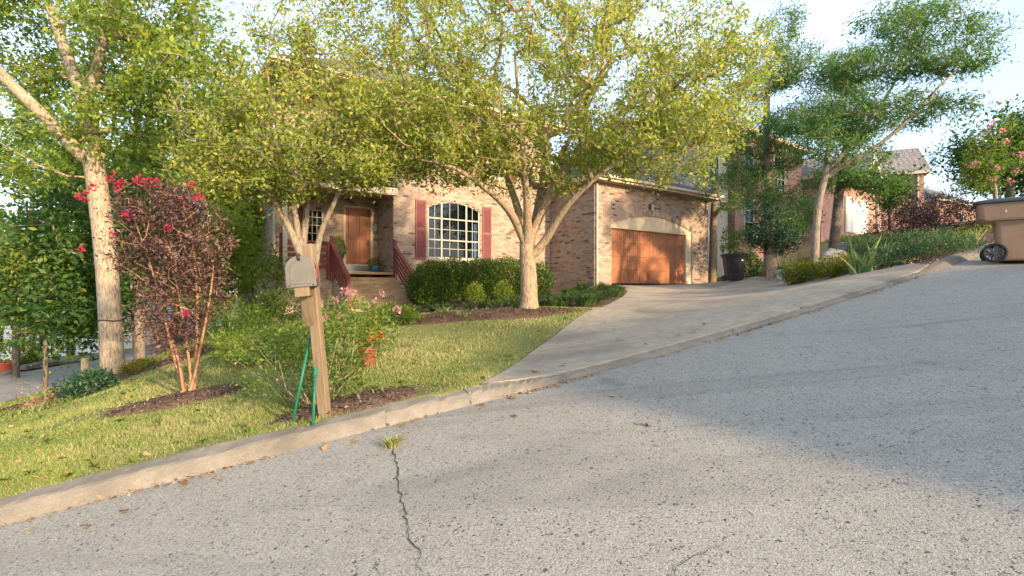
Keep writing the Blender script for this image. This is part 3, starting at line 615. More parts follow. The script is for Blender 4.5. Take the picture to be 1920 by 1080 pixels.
def roof_plane(mb, A, B, C, D, course=.16, tab=.33, seed=0):
    """shingle courses over the quad A-B (eave) to D-C (top), each tab a small piece"""
    A, B, C, D = map(Vector, (A, B, C, D)); n = max(1, int(((D - A).length + (C - B).length) / 2 / course)); r = random.Random(seed); nm = (B - A).cross(D - A).normalized()
    if nm.z < 0: nm = -nm
    for i in range(n):
        f0 = i / n; f1 = min(1, (i + 1.25) / n); p0 = A.lerp(D, f0); p1 = B.lerp(C, f0); q0 = A.lerp(D, f1); q1 = B.lerp(C, f1); w_ = (p1 - p0).length; m = max(1, int(w_ / tab)); off = r.uniform(0, .5)
        for k in range(m + 1):
            u0 = max(0, (k - off) / m); u1 = min(1, (k + 1 - off) / m - .004)
            if u1 <= u0: continue
            lift = .012 + r.uniform(0, .005); b = len(mb.v)
            mb.v += [tuple(p0.lerp(p1, u0) + nm * lift), tuple(p0.lerp(p1, u1) + nm * lift), tuple(q0.lerp(q1, u1) + nm * .002), tuple(q0.lerp(q1, u0) + nm * .002), tuple(p0.lerp(p1, u0)), tuple(p0.lerp(p1, u1))]
            mb.f += [(b, b + 1, b + 2, b + 3), (b + 4, b + 5, b + 1, b)]
def hip_roof(parent, x0, x1, y0, y1, ze, pitch, ov=.45, mat=None, name='roof', fas=None, seed=0, gable=''):
    x0 -= ov; x1 += ov; y0 -= ov; y1 += ov; hw = min(x1 - x0, y1 - y0) / 2; zr = ze + hw * pitch; mat = mat or M['shingle']
    if x1 - x0 >= y1 - y0: r0 = (x0 + hw * ('l' not in gable), (y0 + y1) / 2, zr); r1 = (x1 - hw * ('r' not in gable), (y0 + y1) / 2, zr)
    else: r0 = ((x0 + x1) / 2, y0 + hw * ('f' not in gable), zr); r1 = ((x0 + x1) / 2, y1 - hw * ('b' not in gable), zr)
    c = [(x0, y0, ze), (x1, y0, ze), (x1, y1, ze), (x0, y1, ze)]
    deck = MB(); e = .02
    dn = lambda p: (p[0], p[1], p[2] - e)
    if x1 - x0 >= y1 - y0: faces = [(c[0], c[1], r1, r0), (c[1], c[2], r1, r1), (c[2], c[3], r0, r1), (c[3], c[0], r0, r0)]
    else: faces = [(c[0], c[1], r0, r0), (c[1], c[2], r1, r0), (c[2], c[3], r1, r1), (c[3], c[0], r0, r1)]
    for f in faces: deck.poly([dn(p) for p in dict.fromkeys(f)])
    ro = deck.build(name, mat, parent); sh = MB()
    for i, f in enumerate(faces): roof_plane(sh, *f, seed=seed + i)
    o = sh.build('shingles', mat, ro); o['kind'] = 'stuff'
    fz = MB()  # fascia boards and soffit
    fm = fas or M['fascia']
    MB().box(x0, x1, y0, y0 + .03, ze - .2, ze - .012).box(x0, x1, y1 - .03, y1, ze - .2, ze - .012).box(x0, x0 + .03, y0 + .031, y1 - .031, ze - .2, ze - .012).box(x1 - .03, x1, y0 + .031, y1 - .031, ze - .2, ze - .012).build('fascia', fm, ro)
    MB().box(x0 + .031, x1 - .031, y0 + .031, y1 - .031, ze - .2, ze - .185).build('soffit', M['soffit'], ro)
    return ro
# -- garage wing (front plane y = 0)
GX1 = 7.0; GZ = 3.75
GD0, GD1, GDZ = .89, 5.45, 2.12
brick_wall(house, (0, 0, 0), (1, 0, 0), (0, -1, 0), GX1, ZB, GZ, [archop(GD0 - .02, GD1 + .36, -2, GDZ + .12, .46)], seed=1)
brick_wall(house, (-.004, 3.1, 0), (0, -1, 0), (-1, 0, 0), 3.1, ZB, GZ, seed=2)
brick_wall(house, (GX1 + .004, 0, 0), (0, 1, 0), (1, 0, 0), 7, ZB, GZ, seed=3)
gd = bpy.data.objects.new('garage_door', None); col.objects.link(gd); gd.parent = house; gd.location = (0, .14, 0); gd['label'] = 'wood grained sectional garage door'
ncol = 8; cw = (GD1 - GD0) / ncol; rh = GDZ / 4
pm = MB()
for k in range(5): w_ = (cw - .012) / 5; pm.box(-cw / 2 + .006 + k * w_ + .005, -cw / 2 + .006 + (k + 1) * w_ - .005, -.012 if k in (0, 4) else -.005, .03, -rh / 2 + .012, rh / 2 - .012)
pm.box(-cw / 2 + .001, cw / 2 - .001, -.018, .02, -rh / 2 + .008, -rh / 2 + .05).box(-cw / 2 + .001, cw / 2 - .001, -.018, .02, rh / 2 - .05, rh / 2 - .008); pm.box(-cw / 2, cw / 2, .0, .05, -rh / 2 + .002, rh / 2 - .002)
pme = pm.mesh('panel'); pme.materials.append(M['gdoor'])
for i in range(ncol):
    for j in range(4):
        o = bpy.data.objects.new('panel', pme); col.objects.link(o); o.parent = gd; o.location = (GD0 + cw * (i + .5), 0, rh * (j + .5))
MB().box(GD0 + .02, GD1 - .02, -.022, .0, .0, .035).build('bottom_seal', M['rubber'], gd); MB().tube([(GD0 + 2.2, -.02, .3), (GD0 + 2.2, -.05, .3), (GD0 + 2.36, -.05, .3), (GD0 + 2.36, -.02, .3)], .009, 6).build('handle', M['black'], gd)
MB().box(GD0, GD1, .06, .1, 0, GDZ).build('backing', M['dark'], gd)
# tan surround: arch infill and right jamb
ap = arch_pts(GD0 - .02, GD1 + .36, GDZ + .12, .46, 24)
MB().prism([(GD0 - .02, GDZ - .02)] + [(GD1 + .36, GDZ - .02)] + ap, .02, .22).build('arch_panel', M['tan'], house, bevel=.01)
MB().box(GD1 + .01, GD1 + .36, .03, .3, ZB, GDZ - .021).build('jamb', M['tan'], house, bevel=.01)
MB().box(GD0 - .02, GD0 - .001, .03, .3, ZB, GDZ - .021).build('jamb', M['tan'], house)
mbx = MB(); n = 46; apb = arch_pts(GD0 - .02, GD1 + .36, GDZ + .12, .46, n)
for i in range(n):       # soldier course over the arch
    a, b = Vector((apb[i][0], 0, apb[i][1])), Vector((apb[i + 1][0], 0, apb[i + 1][1])); d = (b - a).normalized(); u = Vector((-d.z, 0, d.x)); u = u if u.z > 0 else -u
    a2 = a + d * .006; b2 = b - d * .006; b0 = len(mbx.v)
    for y in (-.02, .0):
        for p in (a2 + u * .008, b2 + u * .008, b2 + u * .2, a2 + u * .2): mbx.v.append((p.x, y, p.z))
    mbx.f += [tuple(b0 + k for k in f) for f in ((0, 1, 2, 3), (0, 4, 5, 1), (1, 5, 6, 2), (2, 6, 7, 3), (3, 7, 4, 0))]
mbx.build('arch_bricks', M['brick'], house, kind='stuff')
lm = MB().box(2.98, 3.1, -.03, .0, 2.96, 3.18).tube([(3.04, -.03, 3.15), (3.04, -.12, 3.2), (3.04, -.16, 3.12)], .012, 6).build('wall_lamp', M['black'], house)
MB().lathe([(.035, -.2), (.06, -.05), (.075, 0), (.03, .05), (.01, .08)], (3.04, -.16, 3.08), 8).build('lamp_shade', M['white'], lm)
ds = MB().tube([(.06, -.06, GZ - .12), (.06, -.06, ZB + .6)], .045, 6).build('downspout', M['white'], house)
for z in (.5, 1.7, 2.9): MB().box(.0, .12, -.11, -.012, z, z + .03).build('strap', M['white'], ds)
hip_roof(house, 0, GX1, 0, 7.5, GZ + .17, .62, .42, seed=10)
gut = MB().box(-.44, GX1 + .44, -.53, -.425, GZ + .05, GZ + .155).build('gutter', M['fascia'], house, bevel=.02)
# -- bay with the big window (front plane y = 2.5)
BX0, BX1, BY = -6.66, 0, 2.5; TZ = 6.1; WX0, WX1, WZ0, WZ1, WR = -5.43, -3.33, .87, 2.62, .27
W2 = [(-6.05, -5.15), (-3.0, -2.1)]
brick_wall(house, (BX0, BY, 0), (1, 0, 0), (0, -1, 0), -BX0 - .02, ZB, TZ, [archop(WX0 - BX0, WX1 - BX0, WZ0, WZ1, WR)] + [rect(a - BX0, b - BX0, 3.95, 5.4) for a, b in W2], single=lambda x, z: x < 1.02 and .35 < z < 3.35 or (3.72 < x < 4.6 and 1.2 < z < 3.3), seed=4)
brick_wall(house, (BX0 - .004, 4.0, 0), (0, -1, 0), (-1, 0, 0), 1.5, ZB, TZ, seed=5)
brick_wall(house, (0, 4.0, 0), (0, 1, 0), (1, 0, 0), 6, 3.0, TZ, seed=15)
cw_ = [0, .12, .25, .415, .585, .75, .88, 1.0]
window(house, BY + .03, WX0, WX1, WZ0, WZ1, cw_, [0, .175, .35, .35 + .22, .79, 1.0], WR, (2, 5), 'wide arched window with white grid and half drawn blinds', rail=(2, 4))
for a, b in W2: window(house, BY + .03, a, b, 3.95, 5.4, [0, .333, .667, 1], [0, .25, .5, .75, 1], rail=(2,))
shutter(house, WX0 - .47, WX0 - .08, WZ0 - .05, 2.82, BY); shutter(house, WX1 + .08, WX1 + .47, WZ0 - .05, 2.82, BY)
for a, b in W2: shutter(house, a - .42, a - .06, 3.9, 5.45, BY); shutter(house, b + .06, b + .42, 3.9, 5.45, BY)
# -- recessed entrance wall (y = 3.85)
EY = 3.85; EX0 = -9.95; DX0, DX1 = -7.78, -6.93; PZ = .36; DZ = PZ + 2.2
brick_wall(house, (EX0, EY, 0), (1, 0, 0), (0, -1, 0), BX0 - EX0, ZB, TZ, [rect(DX0 - .08 - EX0, DX1 + .08 - EX0, PZ, DZ + .08), rect(-9.05 - EX0, -8.5 - EX0, PZ + .95, PZ + 2.05), rect(.5, 1.5, 3.95, 5.4)], seed=6)
brick_wall(house, (EX0 - .004, 11.5, 0), (0, -1, 0), (-1, 0, 0), 7.65, ZB - .4, TZ, seed=7)
window(house, EY + .03, -9.05, -8.5, PZ + .95, PZ + 2.05, [0, .33, .67, 1], [0, .25, .5, .75, 1], blinds=False); window(house, EY + .03, EX0 + .5, EX0 + 1.5, 3.95, 5.4, [0, .33, .67, 1], [0, .25, .5, .75, 1])
shutter(house, -9.42, -9.1, PZ + .9, PZ + 2.1, EY)
fd = MB().box(DX0, DX1, EY + .05, EY + .1, PZ + .28, DZ).build('front_door', M['door'], house, bevel=.004); fd['label'] = 'dark orange wooden front door'
for i in range(2):
    for a, b in ((.34, 1.05), (1.15, 2.1)):
        x0 = DX0 + .1 + i * (DX1 - DX0 - .1) / 2; x1 = x0 + (DX1 - DX0) / 2 - .15; MB().box(x0, x1, EY + .035, EY + .052, PZ + a, PZ + b).build('door_panel', M['door'], fd, bevel=.012)
MB().box(DX0, DX1, EY + .045, EY + .1, PZ + .05, PZ + .275).build('kick_plate', M['steel'], fd); MB().tube([(DX1 - .08, EY + .03, PZ + .98), (DX1 - .08, EY - .03, PZ + .98), (DX1 - .08, EY - .03, PZ + 1.12), (DX1 - .08, EY + .03, PZ + 1.12)], .012, 6).build('handle', M['black'], fd)
MB().box(DX0 - .08, DX0 - .002, EY + .01, EY + .16, PZ, DZ + .08).box(DX1 + .002, DX1 + .08, EY + .01, EY + .16, PZ, DZ + .08).box(DX0 - .002, DX1 + .002, EY + .01, EY + .16, DZ + .002, DZ + .08).build('door_frame', M['tan'], house)
MB().box(-6.84, -6.70, EY - .06, EY - .013, PZ + 1.45, PZ + 1.7).build('letter_box', M['white'], house, bevel=.01); MB().box(-6.82, -6.72, EY - .04, EY - .013, PZ + .95, PZ + 1.12).build('house_number_plate', M['white'], house, bevel=.005)
# porch slab, ceiling and beam
brick_wall(house, (-10.15, BY - .02, 0), (1, 0, 0), (0, -1, 0), 1.53, ZB, PZ - .08, seed=8); brick_wall(house, (-10.154, EY, 0), (0, -1, 0), (-1, 0, 0), 1.36, ZB, PZ - .08, seed=9)
MB().box(-10.2, BX0 - .02, BY - .06, EY - .012, PZ - .08, PZ).build('porch_slab', M['step'], house, bevel=.01)
MB().box(-10.15, BX0 - .02, BY - .35, EY - .015, 2.92, 2.97).build('porch_ceiling', M['soffit'], house); MB().box(-10.15, BX0 - .02, BY - .4, BY - .22, 2.8, 3.06).build('porch_beam', M['fascia'], house, bevel=.01)
pr = MB().poly([(-10.25, BY - .5, 3.06), (BX0 - .02, BY - .5, 3.06), (BX0 - .02, EY - .02, 3.75), (-10.25, EY - .02, 3.75)]).build('porch_roof', M['shingle'], house); sh = MB(); roof_plane(sh, (-10.25, BY - .5, 3.07), (BX0 - .02, BY - .5, 3.07), (BX0 - .02, EY - .02, 3.76), (-10.25, EY - .02, 3.76)); sh.build('shingles', M['shingle'], pr, kind='stuff')
MB().box(-10.1, -9.98, BY - .36, BY - .24, PZ, 2.8).build('porch_post', M['white'], house, bevel=.01)
# steps of tan brick
SX0, SX1, NST, RI, TR = -8.62, -6.72, 6, .182, .27
for i in range(NST):
    zt = PZ - RI * (i + 1) + .0; y1 = BY - .06 - TR * i; st = MB().box(SX0, SX1, y1 - TR, y1 - .001 if i == 0 else y1, ZB, zt - .06).build('step', M['mortar'], house)
    nb = 9; bw = (SX1 - SX0) / nb
    for k in range(nb): MB().box(SX0 + k * bw + .004, SX0 + (k + 1) * bw - .004, y1 - TR - .02, y1 - .003, zt - .058, zt).build('brick', M['step'], st)
    mbr = MB(); 
    for k in range(nb): mbr.box(SX0 + (k + .5) * bw + .004 - bw / 2, SX0 + (k + 1) * bw - .004, y1 - TR - .012, y1 - TR, zt - .125, zt - .066)
    for k in range(nb): mbr.box(SX0 + (k + .0) * bw + .004, SX0 + (k + 1) * bw - .004, y1 - TR - .012, y1 - TR, zt - .18, zt - .131)
    mbr.build('riser_bricks', M['step'], st, kind='stuff')
# red railings
def railing(p0, p1, label, n=5, h=.86, posts=True):
    p0 = Vector(p0); p1 = Vector(p1); r_ = bpy.data.objects.new('railing', None); col.objects.link(r_); r_.parent = house; r_['label'] = label
    d = p1 - p0; dh = Vector((d.x, d.y, 0)).normalized(); sd = Vector((-dh.y, dh.x, 0))
    def bar(a, b, hh, ww, nm):
        m = MB(); q = []
        for p in (a, b): q += [p - sd * ww - Vector((0, 0, hh)), p + sd * ww - Vector((0, 0, hh)), p + sd * ww + Vector((0, 0, hh)), p - sd * ww + Vector((0, 0, hh))]
        m.v = [tuple(v) for v in q]; m.f = [(0, 1, 2, 3), (7, 6, 5, 4), (0, 4, 5, 1), (1, 5, 6, 2), (2, 6, 7, 3), (3, 7, 4, 0)]; m.build(nm, M['red'], r_, bevel=.004)
    for k in range(n): z = .12 + (h - .2) * k / (n - 1); bar(p0 + Vector((0, 0, z)), p1 + Vector((0, 0, z)), .05, .014, 'slat')
    bar(p0 + Vector((0, 0, h)) - dh * .02, p1 + Vector((0, 0, h)) + dh * .05, .025, .06, 'handrail')
    for p, top in ((p0, h + .2), (p1, h - .02)): MB().box(p.x - .045, p.x + .045, p.y - .045, p.y + .045, p.z - .25, p.z + top).build('post', M['red'], r_, bevel=.006)
yb = BY - .06 - TR * NST
railing((SX1 + .06, BY - .12, PZ), (SX1 + .06, yb + .05, PZ - RI * NST), 'red slatted stair railing beside the hedge'); railing((SX0 - .06, BY - .12, PZ), (SX0 - .06, yb + .05, PZ - RI * NST), 'red slatted stair railing behind the mailbox'); railing((-10.1, BY - .12, PZ), (SX0 - .16, BY - .12, PZ), 'red slatted porch railing')
# main roof, corner downspout, brown soffit
hip_roof(house, EX0, .1, BY + .1, 11.5, TZ + .25, .55, .5, seed=30, mat=M['shingle'])
MB().tube([(EX0 - .06, EY - .06, TZ), (EX0 - .06, EY - .06, ZB)], .045, 6).build('downspout', M['white'], house)
MB().box(EX0 - .5, 0.55, BY - .52, BY - .41, TZ + .1, TZ + .22).build('gutter', M['fascia'], house, bevel=.02)

# ------------------------------------------------------------------ trees
def A3(px, py, Y): p = at(px, py, Y); return (p.x, p.y, p.z)
def base_of(px, py, Y): p = at(px, py, Y); return (p.x, p.y, g1(p.x, p.y) - .05)
def interp(pts, n=5):
    P = np.array(pts, float); out = []
    for a, b in zip(P, P[1:]):
        for k in range(n): out.append(a + (b - a) * k / n)
    out.append(P[-1]); P2 = np.array(out); Q = P2.copy()
    for _ in range(3): Q[1:-1] = (Q[:-2] + 2 * Q[1:-1] + Q[2:]) / 4
    return [tuple(v) for v in Q]
# 1. the tree by the drive: short pale trunk and a vase of limbs
b1 = base_of(992, 577, 10)
tk = interp([b1, A3(992, 540, 10), A3(990, 500, 10), A3(988, 462, 10)], 3)
j = len(tk) - 1
limbs = [(j, interp([tk[-1], A3(968, 415, 9.8), A3(945, 380, 9.4), A3(900, 345, 8.9), A3(850, 310, 8.5), A3(790, 300, 8.2)], 3)[1:]),
         (j, interp([tk[-1], A3(975, 400, 10.2), A3(950, 330, 10.6), A3(915, 250, 11), A3(880, 150, 11.4)], 3)[1:]),
         (j, interp([tk[-1], A3(990, 410, 9.7), A3(985, 330, 9.2), A3(975, 230, 8.8), A3(965, 100, 8.6)], 3)[1:]),
         (j, interp([tk[-1], A3(1010, 400, 10.1), A3(1030, 330, 10.2), A3(1080, 240, 10.2), A3(1140, 130, 10)], 3)[1:]),
         (j, interp([tk[-1], A3(1004, 420, 10.5), A3(1015, 340, 11.2), A3(1030, 240, 11.8), A3(1050, 130, 12.2)], 3)[1:]),
         (j - 2, interp([tk[-3], A3(1022, 455, 9.9), A3(1045, 410, 9.6), A3(1075, 370, 9.3), A3(1130, 320, 9), A3(1210, 275, 8.8), A3(1290, 250, 8.7)], 3)[1:]),
         (j, interp([tk[-1], A3(1015, 395, 9.9), A3(1060, 310, 9.5), A3(1150, 220, 9.2), A3(1250, 150, 9)], 3)[1:])]
nfix = {i: v for i, v in zip(range(len(tk)), np.linspace(.175, .155, len(tk)))}; nfix[0] = .26; nfix[1] = .19
i_ = len(tk)
for l_ in limbs:
    m_ = len(l_[1])
    for k_ in range(m_): nfix[i_] = .08 * (1 - k_ / m_) ** 1.1 + .014; i_ += 1
C = lambda px, py, Y: A3(px, py, Y)
B1 = [(C(960, 130, 9.6), (2.6, 2.8, 2.5), 5), (C(1180, 150, 9.4), (2.2, 2.4, 1.7), 4), (C(1310, 170, 9.2), (1.35, 1.6, 1.2), 2), (C(790, 170, 9.2), (1.5, 1.8, 1.6), 2.6), (C(1230, 270, 9.3), (1.6, 1.8, .75), 1.9), (C(1060, 290, 10), (1.3, 2, .6), 1), (C(840, 290, 8.9), (1.0, 1.2, .5), .8), (C(1380, 120, 9.5), (.8, 1, 1.0), .5), (C(1000, -80, 10), (3.4, 2.8, 1.6), 3), (C(880, 230, 8.8), (1.3, 1.3, .6), 1.2), (C(730, 240, 9), (.9, 1.2, .8), 1.1), (C(690, 60, 9.4), (1.3, 1.4, 1.2), 1.2)]
tree('shade_tree', 'pale multi stemmed tree with yellowing leaves beside the driveway', 'tree', b1, [tk] + limbs, B1, 11, M['lf_main'], .076, 80000, M['bark'], ntar=3000, r_base=.2, r_tip=.0055, step=.25, wig=.42, fixed=nfix, clus=.095)
# 2. the slim forked tree in front of the entrance
b2 = base_of(578, 600, 9.2)
tk = interp([b2, A3(572, 540, 9.2), A3(566, 480, 9.2)], 3); j = len(tk) - 1
limbs = [(j, interp([tk[-1], A3(556, 420, 9.2), A3(545, 350, 9.1), A3(520, 250, 9), A3(500, 130, 9)], 3)[1:]), (1, interp([tk[1], A3(592, 500, 9.1), A3(597, 440, 9), A3(620, 395, 8.9), A3(645, 340, 8.8), A3(690, 260, 8.7), A3(720, 180, 8.6)], 3)[1:]),
         (j, interp([tk[-1], A3(575, 400, 9.4), A3(585, 300, 9.6), A3(600, 180, 9.8)], 3)[1:]), (j, interp([tk[-1], A3(530, 400, 9), A3(480, 320, 8.8), A3(420, 260, 8.6)], 3)[1:])]
fx2 = {k_: v_ for k_, v_ in zip(range(len(tk)), np.linspace(.105, .08, len(tk)))}; i_ = len(tk)
for l_ in limbs:
    for k_ in range(len(l_[1])): fx2[i_] = .06 * (1 - k_ / len(l_[1])) + .01; i_ += 1
B2 = [(C(560, 200, 9), (1.5, 1.6, 1.3), 3), (C(450, 250, 8.8), (1.3, 1.5, .95), 2.4), (C(660, 240, 8.8), (1.1, 1.4, .9), 2.2), (C(560, 300, 8.8), (1.7, 1.5, .55), 2), (C(600, 60, 9.2), (1.3, 1.3, 1.0), 1.2), (C(390, 320, 8.6), (.8, 1, .5), .9), (C(700, 320, 8.6), (.75, 1, .28), .8), (C(480, 345, 8.6), (.9, 1, .32), .9)]
tree('front_tree', 'slim forked tree with sparse yellow green leaves behind the mailbox', 'tree', b2, [tk] + limbs, B2, 12, M['lf_main'], .074, 29000, M['bark_grey'], ntar=1600, r_base=.13, r_tip=.0055, step=.24, wig=.42, clus=.095, fixed=fx2)
# 3. the big tree at the left
b3 = base_of(212, 712, 9.5)
tk = interp([b3, A3(209, 640, 9.5), A3(205, 560, 9.5), A3(198, 470, 9.5), A3(188, 390, 9.5), A3(176, 305, 9.5)], 3); j = len(tk) - 1
limbs = [(j, interp([tk[-1], A3(150, 290, 9.4), A3(105, 240, 9.2), A3(55, 190, 9), A3(0, 140, 8.8), A3(-60, 60, 8.6)], 3)[1:]), (j, interp([tk[-1], A3(170, 250, 9.5), A3(160, 195, 9.5)], 3)[1:])]
k1 = len(tk) + len(limbs[0][1]) + len(limbs[1][1]) - 1
limbs += [(k1, interp([limbs[1][1][-1], A3(135, 130, 9.6), A3(112, 65, 9.7), A3(88, 0, 9.8), A3(60, -120, 10), A3(40, -260, 10)], 3)[1:]), (k1, interp([limbs[1][1][-1], A3(180, 140, 9.4), A3(192, 80, 9.3), A3(207, 20, 9.2), A3(215, -80, 9.2), A3(260, -240, 9.2)], 3)[1:])]
n1 = len(tk); fx = {i: v for i, v in zip(range(n1), np.linspace(.19, .165, n1))}; fx[0] = .25; fx[1] = .2
i = n1
for l_, (r0, r1) in zip(limbs, ((.125, .075), (.15, .135), (.105, .05), (.085, .045))):
    for v in np.linspace(r0, r1, len(l_[1])): fx[i] = v; i += 1
B3 = [(C(150, 40, 11.6), (2.8, 1.6, 1.8), 3), (C(330, 90, 9.8), (1.7, 2, 1.3), 2.6), (C(20, 60, 10.6), (1.6, 1.6, 1.5), 1.6), (C(200, -160, 10), (4.2, 3.2, 1.8), 3), (C(300, 230, 9.6), (1.5, 1.4, .8), 1.3), (C(60, 300, 9.4), (1.2, 1.2, .7), .8), (C(400, 150, 9), (1.0, 1.2, .9), 1)]
tree('big_tree', 'big old tree with a thick tan trunk at the left corner of the lawn', 'tree', b3, [tk] + limbs, B3, 13, M['lf_big'], .10, 40000, M['bark_big'], ntar=760, r_base=.2, r_tip=.0045, step=.3, wig=.4, fixed=fx, clus=.18)
wire = MB(); wp = [(.192 * math.cos(a), .192 * math.sin(a), .01 * math.sin(3 * a)) for a in np.linspace(0, 2 * math.pi, 25)]; wo_ = wire.tube(wp, .012, 6, cap=False).build('wire_band', M['black']); wo_.location = A3(207, 600, 9.5); tag(wo_, 'dark wire band tied round the big trunk', 'wire')
# 4. background trees on the left
def bgtree(name, label, px, Y, top, wid, seed, leaf, size, n, bark, low=.35, pyb=640, ntar=260, lean=0, group='trees behind the lawn', r=.12, cat='tree', clus=.2, cx=0):
    b = base_of(px, pyb, Y); H = top - b[2]; tk = interp([b, (b[0] + lean * .3, b[1], b[2] + H * .3), (b[0] + lean * .7, b[1], b[2] + H * .6), (b[0] + lean, b[1], b[2] + H * .85)], 4)
    c = (b[0] + lean + cx, b[1], b[2] + H * (low + (1 - low) * .5)); rz = H * (1 - low) * .5; rr = np.random.default_rng(seed); bl = [(c, (wid * .8, wid * .8, rz), 3)]
    for _ in range(6): a = rr.uniform(0, 6.28); f = rr.uniform(-.7, .75); bl.append(((c[0] + math.cos(a) * wid * .6 * (1 - abs(f) * .5), c[1] + math.sin(a) * wid * .6, c[2] + f * rz), (wid * .42, wid * .42, rz * .3), .8))
    return tree(name, label, cat, b, [tk], bl, seed, leaf, size, n, bark, ntar=ntar, r_base=r, r_tip=.005, step=.4, wig=.4, group=group, clus=clus)[0]
bgtree('dogwood_tree', 'low spreading dark green tree overhanging the side street', 262, 12.5, 4.6, 2.5, 21, M['lf_deep'], .13, 17000, M['bark_grey'], .12, 650, 330, 0, cx=-.9)
bgtree('woodland_tree', 'tall leafy tree far left behind the thick trunk', 60, 24, 11.5, 5.2, 22, M['lf_bg'], .22, 15000, M['bark_grey'], .22, 690, 330)
bgtree('woodland_tree', 'full green tree behind the crape myrtle', 330, 19, 8.6, 3.9, 23, M['lf_bg'], .18, 17000, M['bark_dark'], .06, 650, 330)
bgtree('woodland_tree', 'thin dark trunked tree at the left corner of the house', 471, 18.5, 8.2, 2.6, 24, M['lf_big'], .16, 11000, M['bark_dark'], .25, 610, 240, r=.1)
bgtree('woodland_tree', 'tall tree filling the gap left of the house roof', 400, 26, 12.0, 4.6, 25, M['lf_bg'], .22, 15000, M['bark_grey'], .12, 620, 300)
bgtree('woodland_tree', 'dark tree low behind the side street at far left', 30, 17.5, 3.6, 2.6, 26, M['lf_deep'], .17, 10000, M['bark_dark'], .28, 720, 200, r=.1)
bgtree('woodland_tree', 'pale green tree behind the left end of the house', 250, 32, 13, 5.5, 27, M['lf_bg'], .27, 14000, M['bark_grey'], .1, 650, 260)
bgtree('understory_tree', 'small leafy tree between the crape myrtle and house corner', 425, 13.5, 3.7, 1.7, 28, M['lf_lime'], .12, 6000, M['bark_dark'], .1, 640, 220, r=.06)
bgtree('understory_tree', 'low leafy young tree left of the thick trunk', 85, 12.0, 3.9, 1.9, 29, M['lf_bg'], .12, 9500, M['bark_dark'], .16, 745, 260, r=.05)
# 5. right side: layered locust-like trees
def taper(tk, limbs, a, b, c):
    d = {i: v for i, v in zip(range(len(tk)), np.linspace(a, b, len(tk)))}; i = len(tk)
    for l_ in limbs:
        for k_ in range(len(l_[1])): d[i] = c * (1 - k_ / len(l_[1])) + .014; i += 1
    return d
def layered(name, label, b, trunk, pads, seed, n, ntar, bark, fx=None, size=.11, leaf=None, r=.11, group='trees in the neighbouring garden'):
    bl = [(C(*p[0]), p[1], p[2]) for p in pads]
    return tree(name, label, 'tree', b, trunk, bl, seed, leaf or M['lf_locust'], size, n, bark, ntar=ntar, r_base=r, r_tip=.0075, step=.3, wig=.35, group=group, clus=.13, fixed=fx, aspect=.3, droop=-.25)
b5 = base_of(1527, 494, 14.5); tk = interp([b5, A3(1529, 440, 14.5), A3(1534, 380, 14.5), A3(1548, 330, 14.5)], 3); j = len(tk) - 1
limbs = [(j, interp([tk[-1], A3(1590, 305, 14.2), A3(1640, 280, 14), A3(1700, 230, 13.8), A3(1760, 160, 13.6), A3(1830, 100, 13.5)], 3)[1:]), (j, interp([tk[-1], A3(1552, 270, 14.6), A3(1570, 200, 14.8), A3(1600, 110, 15)], 3)[1:]), (j, interp([tk[-1], A3(1610, 250, 14.8), A3(1660, 190, 15), A3(1700, 110, 15)], 3)[1:])]
pads = [((1560, 200, 14.5), (1.3, 1.5, .38), 2), ((1640, 130, 14.4), (1.4, 1.5, .38), 2.2), ((1720, 60, 14), (1.3, 1.5, .4), 2), ((1800, 110, 13.6), (1.1, 1.2, .33), 1.6), ((1690, 210, 14), (1.5, 1.3, .4), 1.8), ((1530, 270, 14.4), (.9, 1.1, .35), 1), ((1750, 20, 14), (1.1, 1.2, .5), 1.2), ((1600, 290, 14.2), (1.1, 1, .3), 1), ((1830, 60, 13.5), (.7, .9, .4), .8), ((1790, 210, 13.6), (.8, .8, .25), .6), ((1660, 30, 14.6), (1.2, 1.3, .4), 1.2), ((1580, 130, 14.8), (1.2, 1.2, .35), 1.3), ((1500, 230, 14.4), (.7, 1, .3), .8)]
layered('locust_tree', 'leaning tree with layered dark green fronds right of the garage', b5, [tk] + limbs, pads, 31, 27000, 900, M['bark_grey'], taper(tk, limbs, .12, .085, .06))
b6 = base_of(1562, 474, 17); tk = interp([b6, A3(1568, 420, 17), A3(1574, 350, 17), A3(1588, 270, 17)], 3)
layered('locust_tree', 'dark trunked tree behind the leaning one in the garden', b6, [tk], [((1560, 330, 17), (1.3, 1.3, .45), 1), ((1650, 340, 16.5), (1.1, 1.1, .35), 1), ((1600, 230, 17), (1.7, 1.5, .6), 2), ((1500, 220, 17), (1.2, 1.3, .6), 1.2), ((1590, 130, 17.4), (1.6, 1.6, .8), 1.6)], 32, 22000, 560, M['bark_dark'], {i: v for i, v in zip(range(len(tk)), np.linspace(.17, .12, len(tk)))})
b7 = base_of(1440, 515, 18.5); tk = interp([b7, A3(1442, 430, 18.5), A3(1440, 350, 18.5), A3(1435, 250, 18.5), A3(1440, 150, 18.5)], 3)
layered('locust_tree', 'upright feathery tree rising behind the round evergreen', b7, [tk], [((1430, 130, 18.5), (1.4, 1.5, 1.1), 2), ((1410, 250, 18.5), (1.3, 1.3, .8), 1.5), ((1490, 110, 18.5), (1.0, 1.2, 1.0), 1.4), ((1470, 40, 18.5), (1.0, 1.0, .6), .8), ((1400, 330, 18.5), (1.0, 1, .55), 1.3), ((1470, 300, 18.5), (.9, 1, .5), 1.1), ((1440, 370, 18), (1.0, 1, .4), 1.0)], 33, 30000, 700, M['bark_grey'], {i: v for i, v in zip(range(len(tk)), np.linspace(.17, .1, len(tk)))}, size=.1)
